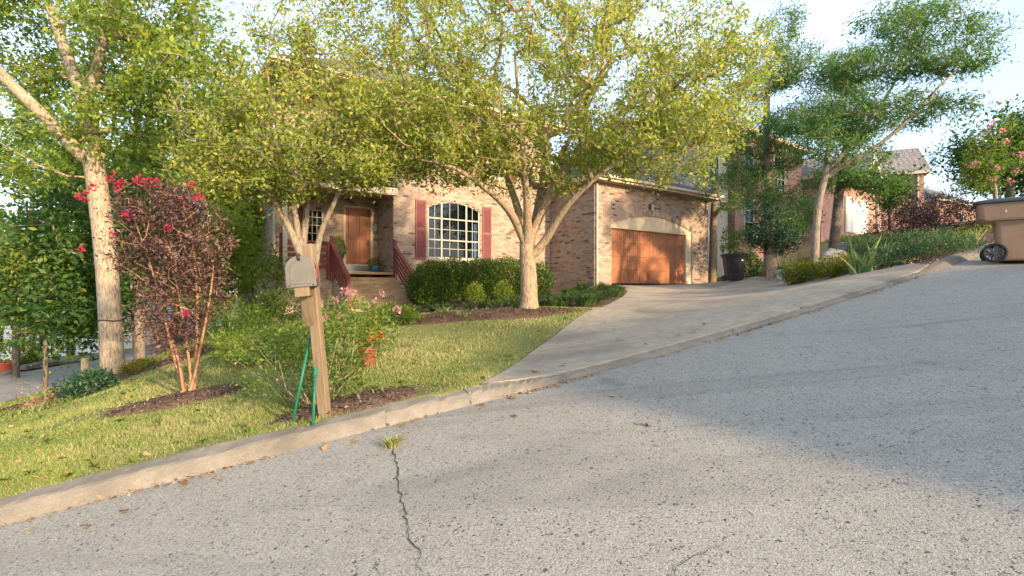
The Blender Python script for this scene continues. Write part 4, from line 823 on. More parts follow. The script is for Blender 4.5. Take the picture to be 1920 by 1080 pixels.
pb = HW(7.55, .15, 0); b8 = (pb.x, pb.y, g1(pb.x, pb.y) - .05); tk = interp([b8, (pb.x + .08, pb.y, E + 1.6), (pb.x + .02, pb.y, E + 3.2), (pb.x + .2, pb.y, E + 4.6)], 3)
layered('garage_side_tree', 'slender brown trunk tree at the right corner of the garage', b8, [tk], [((1335, 350, 21.5), (.9, 1, .4), 1), ((1375, 380, 21.5), (.7, .8, .35), .8), ((1310, 310, 22), (.9, .9, .5), 1), ((1400, 290, 23), (1.3, 1.1, .7), 1.2), ((1350, 230, 23), (1.5, 1.3, .8), 1.3)], 34, 5500, 240, M['bark'], {i: v for i, v in zip(range(len(tk)), np.linspace(.19, .12, len(tk)))}, size=.12)
# evergreen lollipop, flowering trees, sapling
b9 = base_of(1447, 530, 16); tk = interp([b9, A3(1448, 490, 16), A3(1447, 450, 16), A3(1446, 410, 16)], 3)
tree('round_evergreen', 'round bushy evergreen on a pale trunk behind the driveway end', 'tree', b9, [tk], [(C(1447, 440, 16), (.85, .8, .55), 3), (C(1440, 395, 16), (.6, .6, .4), 1.3), (C(1475, 455, 15.8), (.5, .5, .4), 1), (C(1415, 440, 15.8), (.4, .5, .3), .7)], 35, M['lf_holly'], .07, 9500, M['bark'], ntar=260, r_base=.13, r_tip=.004, step=.2, clus=.1, fixed={i: v for i, v in zip(range(len(tk)), np.linspace(.17, .1, len(tk)))})
ba_ = base_of(1866, 425, 13); tk = interp([ba_, A3(1868, 380, 13), A3(1862, 320, 13), A3(1850, 270, 13)], 3)
r_, _ = tree('pink_flowering_tree', 'loose shrubby tree with pink flower sprays behind the brown bin', 'tree', ba_, [tk], [(C(1860, 300, 13), (.75, .8, .8), 2), (C(1900, 270, 13), (.6, .7, .7), 1.2), (C(1830, 330, 12.8), (.5, .6, .45), 1)], 36, M['lf_fern'], .075, 3400, M['bark_grey'], ntar=240, r_base=.05, step=.2, clus=.09)
rg = np.random.default_rng(5); fme = [flower_mesh(rg, 1, .07, 26, .05) for _ in range(3)]
for m_ in fme: m_.materials.append(M['mauve'])
def flowers(root, pts, meshes, s=1.0):
    o0 = root.location
    for p in pts:
        o = bpy.data.objects.new('flower', rnd.choice(meshes)); col.objects.link(o); o.parent = root; o.location = Vector(p) - o0; o.scale = (s * rnd.uniform(.7, 1.3),) * 3; o.rotation_euler = (rnd.uniform(-.5, .5), rnd.uniform(-.5, .5), rnd.uniform(0, 6))
flowers(r_, [A3(*p) for p in [(1858, 232, 12.6), (1822, 310, 12.4), (1832, 305, 12.4), (1870, 315, 12.3), (1885, 265, 12.4), (1905, 320, 12.3), (1862, 335, 12.3), (1915, 290, 12.3), (1880, 245, 12.5), (1845, 250, 12.6), (1895, 340, 12.3)]], fme, .9)
bgtree('dark_leaved_tree', 'dense dark green tree at the right edge', 1893, 16.5, E + 6.2, 2.2, 37, M['lf_deep'], .13, 16000, M['bark_dark'], .2, 420, 300, group='trees in the neighbouring garden')
bgtree('garden_sapling', 'bright green sapling right of the white garage door', 1668, 18.5, E + 4.1, .9, 38, M['lf_locust'], .11, 2400, M['bark_dark'], .5, 450, 100, r=.05, group='trees in the neighbouring garden')
# crape myrtle with purple leaves and hot pink flowers
bc = base_of(345, 752, 6.2); stems = []; tk = interp([bc, (bc[0], bc[1], bc[2] + .12)], 2); j = len(tk) - 1
for pts in ([(352, 745), (330, 690), (310, 600), (285, 500), (255, 420)], [(345, 748), (340, 690), (318, 620), (300, 560)], [(366, 745), (368, 650), (372, 560), (362, 450), (350, 390)], [(362, 748), (352, 650), (338, 560), (310, 440)], [(358, 745), (378, 640), (395, 560), (400, 500)]):
    stems.append((j, interp([tk[-1]] + [A3(a, b, 6.2 + rnd.uniform(-.15, .2)) for a, b in pts], 3)[1:]))
r_, _ = tree('crape_myrtle', 'purple leaved crape myrtle with hot pink flowers on the lawn', 'shrub', bc, [tk] + stems, [(C(285, 440, 6.2), (.6, .5, .5), 2.4), (C(370, 460, 6.2), (.42, .45, .55), 2), (C(330, 560, 6.2), (.5, .45, .42), 2), (C(340, 640, 6.2), (.28, .3, .35), .7), (C(270, 370, 6.2), (.45, .4, .25), 1), (C(350, 380, 6.2), (.35, .35, .22), .8), (C(290, 620, 6.1), (.3, .3, .15), .35), (C(400, 540, 6.2), (.25, .3, .35), .6)], 41, M['lf_purple'], .05, 11500, M['bark_red'], ntar=520, r_base=.05, r_tip=.0025, step=.14, wig=.2, clus=.06, tint_h=-.2, up=.05, aspect=.42,
    fixed={i: v for k, (q, ps) in enumerate(stems) for i, v in zip(range(len(tk) + sum(len(s[1]) for s in stems[:k]), len(tk) + sum(len(s[1]) for s in stems[:k + 1])), np.linspace(.025, .008, len(ps)))})
hm = [flower_mesh(rg, 1, .06, 40, .035) for _ in range(3)]
for m_ in hm: m_.materials.append(M['hot'])
flowers(r_, [A3(*p) for p in [(222, 350, 6.0), (205, 335, 6.0), (228, 340, 6.0), (262, 338, 6.1), (287, 341, 6.1), (156, 368, 6.0), (212, 440, 5.9), (150, 468, 5.9), (358, 345, 6.1), (344, 378, 6.1), (242, 405, 5.9), (314, 428, 5.9), (175, 352, 6.0), (372, 372, 6.1), (350, 588, 5.9), (215, 325, 6.1)]], hm, .75)

# ------------------------------------------------------------------ shrubs and garden plants
def gb(px, py, Y): return base_of(px, py, Y)
def ctr(base, px, py, Y, rz=0): p = at(px, py, Y); return (p.x - base[0], p.y - base[1], max(p.z - base[2], rz * .55))
def bush(name, label, px, py, Y, blobs, seed, leaf, size, n, **k):
    b = gb(px, py, Y); return shrub(name, label, k.pop('cat', 'shrub'), b, [(ctr(b, *c, r[2]), r, w_) for c, r, w_ in blobs], seed, leaf, size, n, **k)
HG = 'clipped hedge under the arched window'
bush('hedge_bush', 'rounded evergreen bush beside the red stair railing', 822, 570, 14.6, [((815, 530, 14.6), (.75, .7, .62), 2), ((850, 525, 14.8), (.7, .7, .65), 1.5), ((790, 545, 14.4), (.4, .5, .42), 1)], 51, M['lf_hedge'], .062, 22000, hollow=.45, group=HG)
bush('hedge_bush', 'long dark evergreen bush behind the pale tree trunk', 940, 565, 15.2, [((900, 525, 15), (.8, .7, .62), 2), ((950, 522, 15.2), (.9, .7, .62), 2), ((1000, 525, 15.4), (.6, .6, .55), 1.2)], 52, M['lf_hedge'], .062, 28000, hollow=.45, group=HG)
for i, (px, py, Y, h) in enumerate([(890, 565, 13.2, 'left'), (943, 562, 13.2, 'right')]):
    bush('lime_shrub', ['small lime green shrub below the middle of the hedge', 'small upright lime shrub just left of the pale trunk'][i], px, py, Y, [((px, py - 15, Y), (.24, .24, .28), 1), ((px + 6, py - 10, Y), (.2, .2, .2), .6)], 53 + i, M['lf_lime'], .05, 1000, nst=4)
bush('rose_bush', 'sprawling rose bush with pale pink blooms round the mailbox post', 600, 770, 4.75, [((655, 600, 4.8), (.34, .3, .24), 2.2), ((610, 690, 4.7), (.34, .3, .3), 2.2), ((560, 660, 4.9), (.4, .3, .22), 1.8), ((650, 690, 4.8), (.25, .25, .28), 1.6), ((480, 640, 5.1), (.42, .3, .22), 1.4), ((520, 720, 4.9), (.4, .3, .2), 1.2), ((710, 620, 4.9), (.2, .2, .25), .8)], 55, M['lf_rose'], .036, 6600, nst=50, hollow=.1, rst=.005, stem=M['twig'])
r_ = [o for o in col.objects if o.name == 'rose_bush'][0]; pmh = [flower_mesh(rg, 1, .032, 34, .026) for _ in range(3)]
for m_ in pmh: m_.materials.append(M['pink'])
flowers(r_, [A3(*p) for p in [(610, 595, 4.5), (636, 593, 4.55), (646, 545, 4.7), (660, 550, 4.7), (628, 562, 4.6), (716, 551, 4.8), (745, 580, 4.9), (704, 566, 4.8), (600, 600, 4.5), (655, 556, 4.7)]], pmh, .8)
bush('fern_bush', 'feathery yellow green bush left of the house steps', 445, 640, 8.6, [((440, 600, 8.6), (.45, .45, .35), 1.5), ((480, 605, 8.6), (.35, .4, .28), 1), ((410, 615, 8.4), (.35, .35, .22), .8)], 56, M['lf_fern'], .05, 4200, aspect=.3, hollow=.4)
bush('corner_bush', 'dark green bush at the foot of the house corner', 530, 590, 12.5, [((540, 570, 12.5), (.6, .5, .4), 1), ((500, 575, 12.3), (.45, .4, .3), .7)], 57, M['lf_hedge'], .06, 3500)
for i, (px, py, Y, rx, rz, lf, lab) in enumerate([(560, 655, 7.2, .5, .28, 'lf_fern', 'leafy low perennial clump behind the rose bush'), (470, 665, 7.4, .55, .25, 'lf_lime', 'pale green perennial clump at the lawn edge left of the mailbox'), (640, 630, 8.6, .5, .3, 'lf_rose', 'loose green perennials at the foot of the steps'), (740, 610, 9.3, .45, .25, 'lf_fern', 'low green perennials at the left end of the mulch bed')]):
    bush('perennial_clump', lab, px, py, Y, [((px, py - rz * 60, Y), (rx, rx * .8, rz), 1)], 60 + i, M[lf], .055, 2400, hollow=.3, aspect=.4, cat='plant', nst=10, rst=.004)
bush('nandina_bush', 'leafy green nandina beside the side street', 165, 750, 8, [((165, 725, 8), (.4, .4, .24), 1), ((180, 715, 8), (.25, .25, .2), .6)], 66, M['lf_holly'], .06, 2600, hollow=.4, aspect=.35)
bush('dry_shrub', 'nearly bare straw coloured shrub at the left edge of the lawn', 72, 768, 7.4, [((60, 740, 7.4), (.28, .25, .22), 1), ((85, 750, 7.4), (.15, .15, .12), .6)], 67, M['litter'], .035, 240, hollow=.3, nst=26, rst=.005)
bush('red_leaved_plant', 'reddish low plant beside the big trunk', 268, 712, 9.2, [((265, 692, 9.2), (.35, .3, .17), 1)], 68, M['lf_nandina'], .055, 900, hollow=.3)
bush('yellow_shrub', 'yellow flowering shrub across the side street', 33, 690, 21, [((30, 665, 21), (.8, .7, .6), 1)], 69, M['lf_lime'], .12, 1500)
bush('verge_shrub', 'dark clipped shrub across the side street', 78, 686, 21.5, [((75, 675, 21.5), (.7, .6, .4), 1)], 70, M['lf_hedge'], .1, 1300)
# right hand garden
bush('nandina_bush', 'yellow green nandina with red tips at the end of the driveway', 1508, 532, 13.2, [((1505, 512, 13.2), (.5, .45, .3), 1.5), ((1490, 518, 13.1), (.3, .3, .22), .6)], 71, M['lf_nandina'], .05, 4200, hollow=.5)
bush('nandina_bush', 'wider rust tipped nandina next to the strap leaved clump', 1580, 530, 12.3, [((1575, 502, 12.3), (.55, .5, .34), 1.6), ((1600, 505, 12.1), (.4, .4, .3), .9), ((1550, 515, 12.3), (.35, .3, .22), .6)], 72, M['lf_nandina'], .05, 5200, hollow=.5)
for i, (px, py, Y, rx, rz, lab) in enumerate([(1690, 440, 14, 1.1, .62, 'broad purple barberry bush right of the white garage door'), (1780, 430, 13.5, 1.0, .6, 'purple barberry bush nearest the brown bin'), (1745, 405, 14.8, .9, .55, 'tall purple barberry bush at the back of the bed')]):
    bush('barberry_bush', lab, px, py + 18, Y, [((px, py - 12, Y), (rx, .7, rz), 2), ((px - 35, py, Y), (rx * .5, .5, rz * .6), 1), ((px + 30, py - 22, Y), (rx * .5, .5, rz * .7), 1)], 73 + i, M['lf_barb'], .05, 5600, hollow=.45, group='purple barberries', nst=16)
for i, (px, py, Y, rx, lab) in enumerate([(1700, 490, 10.6, .75, 'low juniper mound behind the strap leaves'), (1775, 482, 10.3, .8, 'low juniper mound beside the kerb and brown bin'), (1650, 470, 12.5, .9, 'spreading juniper in front of the two garden trunks'), (1745, 462, 11.8, .9, 'flat juniper below the purple barberries')]):
    bush('juniper_shrub', lab, px, py + 6, Y, [((px, py - 6, Y), (rx, .6, .24), 2), ((px - 25, py - 10, Y), (rx * .5, .5, .26), 1), ((px + 22, py - 12, Y + .2), (rx * .4, .4, .3), .7)], 78 + i, M['lf_juniper'], .06, 4600, aspect=.25, hollow=.45, group='juniper ground cover', dirs_out=1.0)
bush('bin_side_bush', 'dark leafy bush beside the black bin', 1402, 520, 19.5, [((1402, 500, 19.5), (.5, .5, .5), 1), ((1390, 460, 20), (.5, .5, .6), .8)], 84, M['lf_deep'], .09, 2600)
bush('creeper_mound', 'green creeper on the neighbour foundation', 1365, 500, 23, [((1368, 460, 23), (.35, .4, .9), 1), ((1385, 490, 22.6), (.5, .4, .4), .8)], 85, M['lf_deep'], .09, 1500, cat='creeper')
bush('azalea_bush', 'red brown shrub in front of the red brick house', 1500, 415, 24, [((1500, 400, 24), (1.0, .7, .8), 1)], 86, M['lf_barb'], .1, 1600)
bush('screen_shrub', 'leafy green shrub screening the red brick house wall', 1470, 440, 20, [((1465, 430, 20), (.9, .8, .8), 1), ((1500, 400, 20.5), (.8, .7, .8), 1)], 87, M['lf_locust'], .09, 5200, hollow=.35)
bush('screen_shrub', 'low green shrub below the white garage door', 1600, 460, 21, [((1585, 452, 21), (.7, .6, .22), 1), ((1630, 448, 21), (.6, .6, .2), 1)], 88, M['lf_lime'], .07, 2200, hollow=.35)
# strap leaved iris clump: every blade a part
ir = empty('iris_clump', gb(1635, 524, 10.7), 0, 'clump of tall green and yellow strap leaves at the driveway end', 'plant'); rr = np.random.default_rng(91)
for i in range(46):
    a = rr.normal(0, .6) - (.0 if i % 2 else .0); h = rr.uniform(.42, .85); sprd = a * .5; V = []; Q = []; w_ = rr.uniform(.02, .036); ox = rr.uniform(-.45, .45); oy = rr.uniform(-.12, .12); bend = rr.uniform(0, .5) if rr.uniform() < .7 else 1.3; tnt = np.clip(rr.normal(.5, .3), 0, 1)
    tw = rr.uniform(-.6, .6)
    for k in range(6):
        f = k / 5; p = np.array([ox + sprd * f ** 1.3 + bend * .12 * np.sign(a) * f ** 3, oy + rr.uniform(-.01, .01) - .1 * f, h * (f - bend * .25 * f ** 3)]); ww = w_ * (1 - f ** 2.5) + .001; V += [p - np.array([ww * math.cos(tw), ww * math.sin(tw), 0]), p + np.array([0, .006, 0]), p + np.array([ww * math.cos(tw), ww * math.sin(tw), 0])]
        if k: q_ = 3 * k; Q += [(q_ - 3, q_ - 2, q_ + 1, q_), (q_ - 2, q_ - 1, q_ + 2, q_ + 1)]
    link('leaf', np_mesh('leaf', np.array(V), np.array(Q), np.full(len(V), tnt)), M['iris'], ir)
for i, (px, py, Y) in enumerate([(1775, 462, 11.6), (1805, 456, 11.4), (1828, 452, 11.2)]):
    tuft('strap_grass', ['left', 'middle', 'right'][i] + ' tuft of bright strap grass in front of the barberries', 'plant', gb(px, py, Y), 92 + i, 38, .55, .014, .3, M['iris'], 'strap grass tufts')
# liriope border and ornamental grasses along the drive
k = 0; LG = 'liriope border along the driveway'
for row, (a, b, n) in enumerate([((1.6, 11.6), (3.5, 16.2), 15), ((.9, 11.5), (3.1, 17.0), 15), ((-.1, 11.6), (2.5, 17.6), 12)]):
    for i in range(n):
        f = i / (n - 1); x = a[0] + (b[0] - a[0]) * f + rnd.gauss(0, .1); y = a[1] + (b[1] - a[1]) * f + rnd.gauss(0, .15)
        if k == 0: lirs = [blade_mesh(np.random.default_rng(200 + q_), 110, .36, .010, .34, curve=.9, base_r=.14, seg=4, tint=.3) for q_ in range(4)]; [m_.materials.append(M['blade']) for m_ in lirs]
        o = bpy.data.objects.new('liriope_clump', lirs[k % 4]); col.objects.link(o); o.location = (x, y, g1(x, y)); o.rotation_euler = (0, 0, rnd.uniform(0, 6)); sc = rnd.uniform(.8, 1.15); o.scale = (sc, sc, sc); tag(o, ['grassy liriope clump in the border row touching the driveway edge', 'grassy liriope clump in the middle row of the driveway border', 'grassy liriope clump in the back row of the border by the brick wall'][row], 'plant', LG); k += 1
for i in range(16):
    x = -3.2 + i * .28 + rnd.gauss(0, .06); y = 11.4 + rnd.gauss(0, .25); o = bpy.data.objects.new('border_grass_clump', lirs[i % 4]); col.objects.link(o); o.location = (x, y, g1(x, y)); o.rotation_euler = (0, 0, rnd.uniform(0, 6)); o.scale = (.75,) * 3; tag(o, 'low grassy clump in the border below the hedge', 'plant', 'grass clumps below the hedge')
for i, (px, py, Y, lab) in enumerate([(872, 606, 9.4, 'arching pale grass tuft on the mulch right of the steps'), (785, 603, 9.5, 'arching pale grass tuft near the foot of the stairs'), (835, 592, 10.2, 'small grey grass tuft behind the arching ones')]):
    tuft('ornamental_grass', lab, 'grass tuft', gb(px, py, Y), 95 + i, 90, .34, .0065, .4, M['iris'], 'ornamental grasses', curve=1.0, base_r=.06)
bush('dark_tuft_shrub', 'tiny dark green shrub on the mulch left of the pale trunk', 925, 578, 10.6, [((925, 572, 10.6), (.14, .14, .11), 1)], 99, M['lf_deep'], .035, 420, nst=3)
tuft('weed_tuft', 'dry yellow grass tuft growing from the road crack', 'weed', tuple(road_pt(733, 838)), 100, 70, .09, .0035, .07, M['grass'], tint=.75, base_r=.06)
for i in range(9):
    q_ = link('grass_blades', blade_mesh(np.random.default_rng(300 + i), 16, .06, .003, .05, tint=.7, base_r=.03), M['grass'], bpy.data.objects['weed_tuft']); f = i / 8; q_.location = (rnd.gauss(0, .015), .12 * f - .02, .138 * (.12 * f - .02))
bush('kerb_weed', 'small bright green weed by the kerb at the green stake', 570, 815, 4.15, [((570, 812, 4.15), (.06, .06, .05), 1)], 101, M['lf_lime'], .03, 160, nst=3, cat='weed', hollow=.2)
bush('orange_flower_plant', 'plant with orange and yellow flowers in a red planter', 692, 668, 6.6, [((690, 628, 6.6), (.2, .2, .16), 1)], 102, M['lf_fern'], .05, 500, hollow=.3, nst=6, cat='plant')
om = [flower_mesh(rg, 1, .045, 22, .05) for _ in range(3)]
for m_ in om: m_.materials.append(M['orange'])
flowers([o for o in col.objects if o.name == 'orange_flower_plant'][0], [A3(*p) for p in [(683, 628, 6.4), (697, 622, 6.4), (708, 632, 6.4), (690, 612, 6.5), (703, 600, 6.6), (678, 640, 6.3), (714, 628, 6.4), (694, 634, 6.3)]], om, .55)
p = gb(690, 682, 6.6); o = MB().lathe([(.075, 0), (.08, .02), (.105, .2), (.12, .21), (.12, .245), (.10, .245), (.095, .2)], (0, 0, 0), 18).build('red_planter', M['redpot'], smooth=False, bevel=.004); o.location = (p[0], p[1], p[2] + .05); tag(o, 'small red planter standing on the lawn behind the roses', 'planter')
# rocks
for i, (px, py, Y, s) in enumerate([(1550, 487, 14, .26), (1568, 484, 14.6, .32), (1590, 474, 15.5, .3), (1480, 522, 15.3, .3), (1468, 527, 14.8, .22), (1487, 490, 16, .2), (1545, 497, 13.6, .2)]):
    bm = bmesh.new(); bmesh.ops.create_icosphere(bm, subdivisions=3, radius=s); r_ = random.Random(i); ph = [r_.uniform(0, 6) for _ in range(6)]
    for v in bm.verts:
        c = v.co / s; k_ = 1 + .22 * math.sin(c.x * 3 + ph[0]) * math.sin(c.y * 2.7 + ph[1]) + .12 * math.sin(c.z * 5 + ph[2] + c.x * 4) + .06 * math.sin(c.y * 9 + ph[3]); v.co = Vector((v.co.x * k_ * 1.1, v.co.y * k_ * .8, v.co.z * k_ * .75))
    me = bpy.data.meshes.new('rock'); bm.to_mesh(me); bm.free(); b = gb(px, py, Y); o = link('rock', me, M['rock'], smooth=True); o.location = (b[0], b[1], b[2] + s * .35)
    tag(o, ['grey rock at the foot of the leaning tree', 'rounded grey rock right of the leaning trunk', 'pale rock below the dark trunk', 'light stone beside the round evergreen trunk', 'flat stone at the driveway edge left of the nandina', 'upright pale stone behind the nandina', 'small rock between nandina and leaning tree'][i], 'rock', 'garden rocks')
# porch pots
def pot(px, py, Y, r, h, mat, label): p = at(px, py, Y); o = MB().lathe([(r * .7, 0), (r, h * .85), (r * 1.08, h * .88), (r * 1.08, h), (r * .9, h), (r * .85, h * .8)], n=16).build('plant_pot', mat); o.location = p; return tag(o, label, 'pot')
pp = HW(-8.25, BY + .75, PZ); o = MB().lathe([(.12, 0), (.17, .26), (.185, .27), (.185, .32), (.15, .32)], n=16).build('plant_pot', M['terracotta']); o.location = pp; tag(o, 'dark pot holding the lime topiary on the porch', 'pot')
shrub('porch_topiary', 'egg shaped lime green shrub standing on the porch left of the door', 'shrub', (pp.x, pp.y, pp.z + .3), [((0, 0, .42), (.27, .27, .42), 1)], 110, M['lf_lime'], .05, 2200, nst=4)
pp = HW(-6.98, BY + .85, PZ); o = MB().lathe([(.1, 0), (.16, .16), (.15, .24), (.12, .25)], n=16).build('plant_pot', M['bluepot'], smooth=True); o.location = pp; tag(o, 'blue glazed pot on the porch right of the door', 'pot')
shrub('porch_plant', 'bushy plant with red and yellow leaves in the blue pot', 'plant', (pp.x, pp.y, pp.z + .22), [((0, 0, .12), (.2, .2, .16), 1)], 111, M['lf_nandina'], .06, 420, nst=4)

# ------------------------------------------------------------------ mailbox on its leaning post
pb = at(612, 775, 4.3); pb.z = g1(pb.x, pb.y) - .12; pt = at(579, 458, 4.28); mail = empty('mailbox', tuple(pb), 0, 'grey metal mailbox with red flag on a leaning wooden post', 'mailbox'); ax = (pt - pb).normalized(); zq = ax.to_track_quat('Z', 'Y').to_matrix().to_4x4()
yaw = math.radians(-14); Rm = Matrix.Rotation(yaw, 4, 'Z')
post = MB().box(-.041, .041, -.041, .041, 0, (pt - pb).length).build('post', M['post'], mail, bevel=.006); post.matrix_local = zq @ Rm
# box frame: front faces the street and slightly left, tilted with the post
bc_ = at(566, 538, 3.93) - pb; tilt = Matrix.Rotation(math.radians(-5), 4, 'Y'); yw = Matrix.Rotation(math.radians(17), 4, 'Z'); Mx = Matrix.Translation(bc_) @ yw @ tilt
arm = MB().box(-.055, .055, -.02, .42, -.075, -.004).build('arm', M['post'], mail, bevel=.005); arm.matrix_local = Mx
br = MB(); Mb = Mx; br.box(-.035, .035, 0, .045, -.36, 0); brace = br.build('brace', M['post'], mail, bevel=.004); brace.matrix_local = Mx @ Matrix.Translation((0, .08, -.06)) @ Matrix.Rotation(math.radians(42), 4, 'X')
def box_outline(w_, h, n=14): return [(-w_ / 2, 0), (w_ / 2, 0), (w_ / 2, h - w_ / 2)] + [(w_ / 2 * math.cos(math.pi * i / n), h - w_ / 2 + w_ / 2 * math.sin(math.pi * i / n)) for i in range(1, n)] + [(-w_ / 2, h - w_ / 2)]
body = MB().prism(box_outline(.205, .235), .0, .48).build('box_body', M['metal'], mail, bevel=.003); body.matrix_local = Mx
for y in (.02, .46): MB().prism(box_outline(.213, .24), y - .006, y + .006, Matrix.Translation((0, 0, -.001))).build('rib', M['metal'], body)
dr_ = MB().prism(box_outline(.218, .245), -.022, -.002, Matrix.Translation((0, 0, -.003))).build('box_door', M['metal'], mail, bevel=.006); dr_.matrix_local = Mx
MB().prism([(x * .74, z * .78 + .022) for x, z in box_outline(.205, .235)], -.026, -.021).build('embossed_panel', M['metal'], dr_, bevel=.002)
for q_ in (-.085, .085): MB().tube([(q_, -.026, .012), (q_, -.018, .012)], .007, 8).build('hinge_rivet', M['black'], dr_)
MB().tube([(0, -.02, .205), (0, -.045, .215), (0, -.045, .24), (0, .03, .25)], .009, 8).build('latch', M['black'], dr_, smooth=True)
fl = MB().box(.104, .109, .10, .13, .06, .15).box(.110, .114, .07, .16, .14, .19).build('flag', M['flag'], mail); fl.matrix_local = Mx
for a, b, lab in (((545, 782, 4.2), (584, 622, 4.36), 'green metal stake leaning in from the left of the mailbox post'), ((586, 803, 4.08), (592, 690, 4.2), 'green metal stake upright against the mailbox post')):
    p0 = at(*a); p1 = at(*b); p0.z = g1(p0.x, p0.y) - .05; s = MB().tube([(0, 0, 0), tuple(p1 - p0)], .011, 10).build('garden_stake', M['stake'], smooth=True); s.location = p0; tag(s, lab, 'stake', 'green stakes at the mailbox'); d = (p1 - p0).normalized(); MB().tube([tuple((p1 - p0) - d * .06), tuple(p1 - p0 + d * .004)], .016, 10).build('cap', M['stake'], s)

# ------------------------------------------------------------------ wheelie bins
def rrect(w_, d, r, n=5): 
    o = []
    for cx, cy_, a0 in ((w_ / 2 - r, d / 2 - r, 0), (-w_ / 2 + r, d / 2 - r, 90), (-w_ / 2 + r, -d / 2 + r, 180), (w_ / 2 - r, -d / 2 + r, 270)):
        for k in range(n + 1): a = math.radians(a0 + 90 * k / n); o.append((cx + r * math.cos(a), cy_ + r * math.sin(a)))
    return o
def loft(secs):       # (z, w, d, r, ox)
    mb = MB(); n = None
    for z, w_, d, r, ox in secs:
        P = rrect(w_, d, r); n = len(P); b = len(mb.v); mb.v += [(x + ox, y, z) for x, y in P]
        if b:
            for k in range(n): mb.f.append((b - n + k, b - n + (k + 1) % n, b + (k + 1) % n, b + k))
    mb.f.append(tuple(reversed(range(n)))); mb.f.append(tuple(range(len(mb.v) - n, len(mb.v)))); return mb
def wheel(parent, x, y, z, r):
    wt = MB(); prof = [(r * .72, -.028), (r * .94, -.03), (r, -.018), (r, .018), (r * .94, .03), (r * .72, .028)]; n = 26; rings = []
    for k in range(n):
        a = 2 * math.pi * k / n; wt.v += [(x + p * math.cos(a), y + q_, z + p * math.sin(a)) for p, q_ in prof]
    m = len(prof)
    for k in range(n):
        for i in range(m): a = k * m; b = ((k + 1) % n) * m; wt.f.append((a + i, a + (i + 1) % m, b + (i + 1) % m, b + i))
    w_ = wt.build('wheel', M['rubber'], parent, smooth=True); rim = MB()
    for k in range(8):
        a = 2 * math.pi * k / 8; rim.box(-.014, .014, -.02, .015, .02, r * .74, Matrix.Translation((x, y, z)) @ Matrix.Rotation(a, 4, 'Y'))
    rim.tube([(x, y - .034, z), (x, y + .03, z)], r * .2, 14); rim.build('rim', M['lid'], w_); return w_
bx = at(1900, 492, 8.75); bx.z = R(bx.x, bx.y)
bb = empty('brown_bin', tuple(bx), math.radians(33), 'brown wheeled bin with a dark lid standing on the street', 'bin')
bb.rotation_euler = (0, 0, math.radians(-40))
loft([(.03, .50, .52, .05, .06), (.06, .54, .55, .06, .06), (.62, .58, .60, .07, .05), (.70, .60, .62, .07, .04), (.705, .78, .70, .08, -.02), (.74, .82, .72, .08, -.04), (1.0, .86, .75, .08, -.05)]).build('bin_body', M['plastic_brown'], bb, bevel=.008)
loft([(1.002, .92, .80, .08, -.06), (1.03, .94, .81, .08, -.06), (1.06, .90, .78, .10, -.04), (1.085, .70, .6, .12, 0)]).build('lid', M['lid'], bb, bevel=.008)
MB().tube([(-.52, -.3, .985), (-.58, -.3, .99), (-.58, .3, .99), (-.52, .3, .985)], .018, 8).build('handle', M['plastic_brown'], bb, smooth=True)
wheel(bb, -.25, -.33, .165, .165); wheel(bb, -.25, .33, .165, .165); MB().tube([(-.25, -.3, .165), (-.25, .3, .165)], .012, 8).build('axle', M['black'], bb)
MB().box(-.09, -.078, -.375, -.3735, .86, .90, Matrix.Rotation(-.15, 4, 'Y')).box(-.045, -.033, -.375, -.3735, .86, .925, Matrix.Rotation(.1, 4, 'Y')).box(-.115, -.103, -.375, -.3735, .86, .89, Matrix.Rotation(.2, 4, 'Y')).build('stencil_mark', M['mark'], bb, loc=(.1, 0, -.0))
kx = at(1376, 534, 18.2); kx.z = g1(kx.x, kx.y) + .02
kb = empty('black_bin', tuple(kx), math.radians(-8), 'black wheeled bin with closed lid at the end of the driveway', 'bin')
loft([(.02, .46, .48, .05, 0), (.05, .5, .5, .05, 0), (.8, .66, .62, .06, 0), (.86, .70, .66, .06, 0), (.9, .70, .66, .06, 0)]).build('bin_body', M['plastic_black'], kb, bevel=.006)
loft([(.902, .76, .7, .06, 0), (.94, .78, .72, .06, 0), (.975, .7, .64, .09, 0)]).build('lid', M['plastic_black'], kb, bevel=.006)
MB().box(-.15, .07, -.325, -.29, .38, .62).box(-.17, .09, -.33, -.3, .345, .375).build('grip_panel', M['dark'], kb); MB().prism([(.16, .70), (.24, .70), (.20, .78)], -.319, -.31).build('recycling_emblem', M['mark'], kb)
wheel(kb, -.25, .22, .11, .11); wheel(kb, .25, .22, .11, .11)

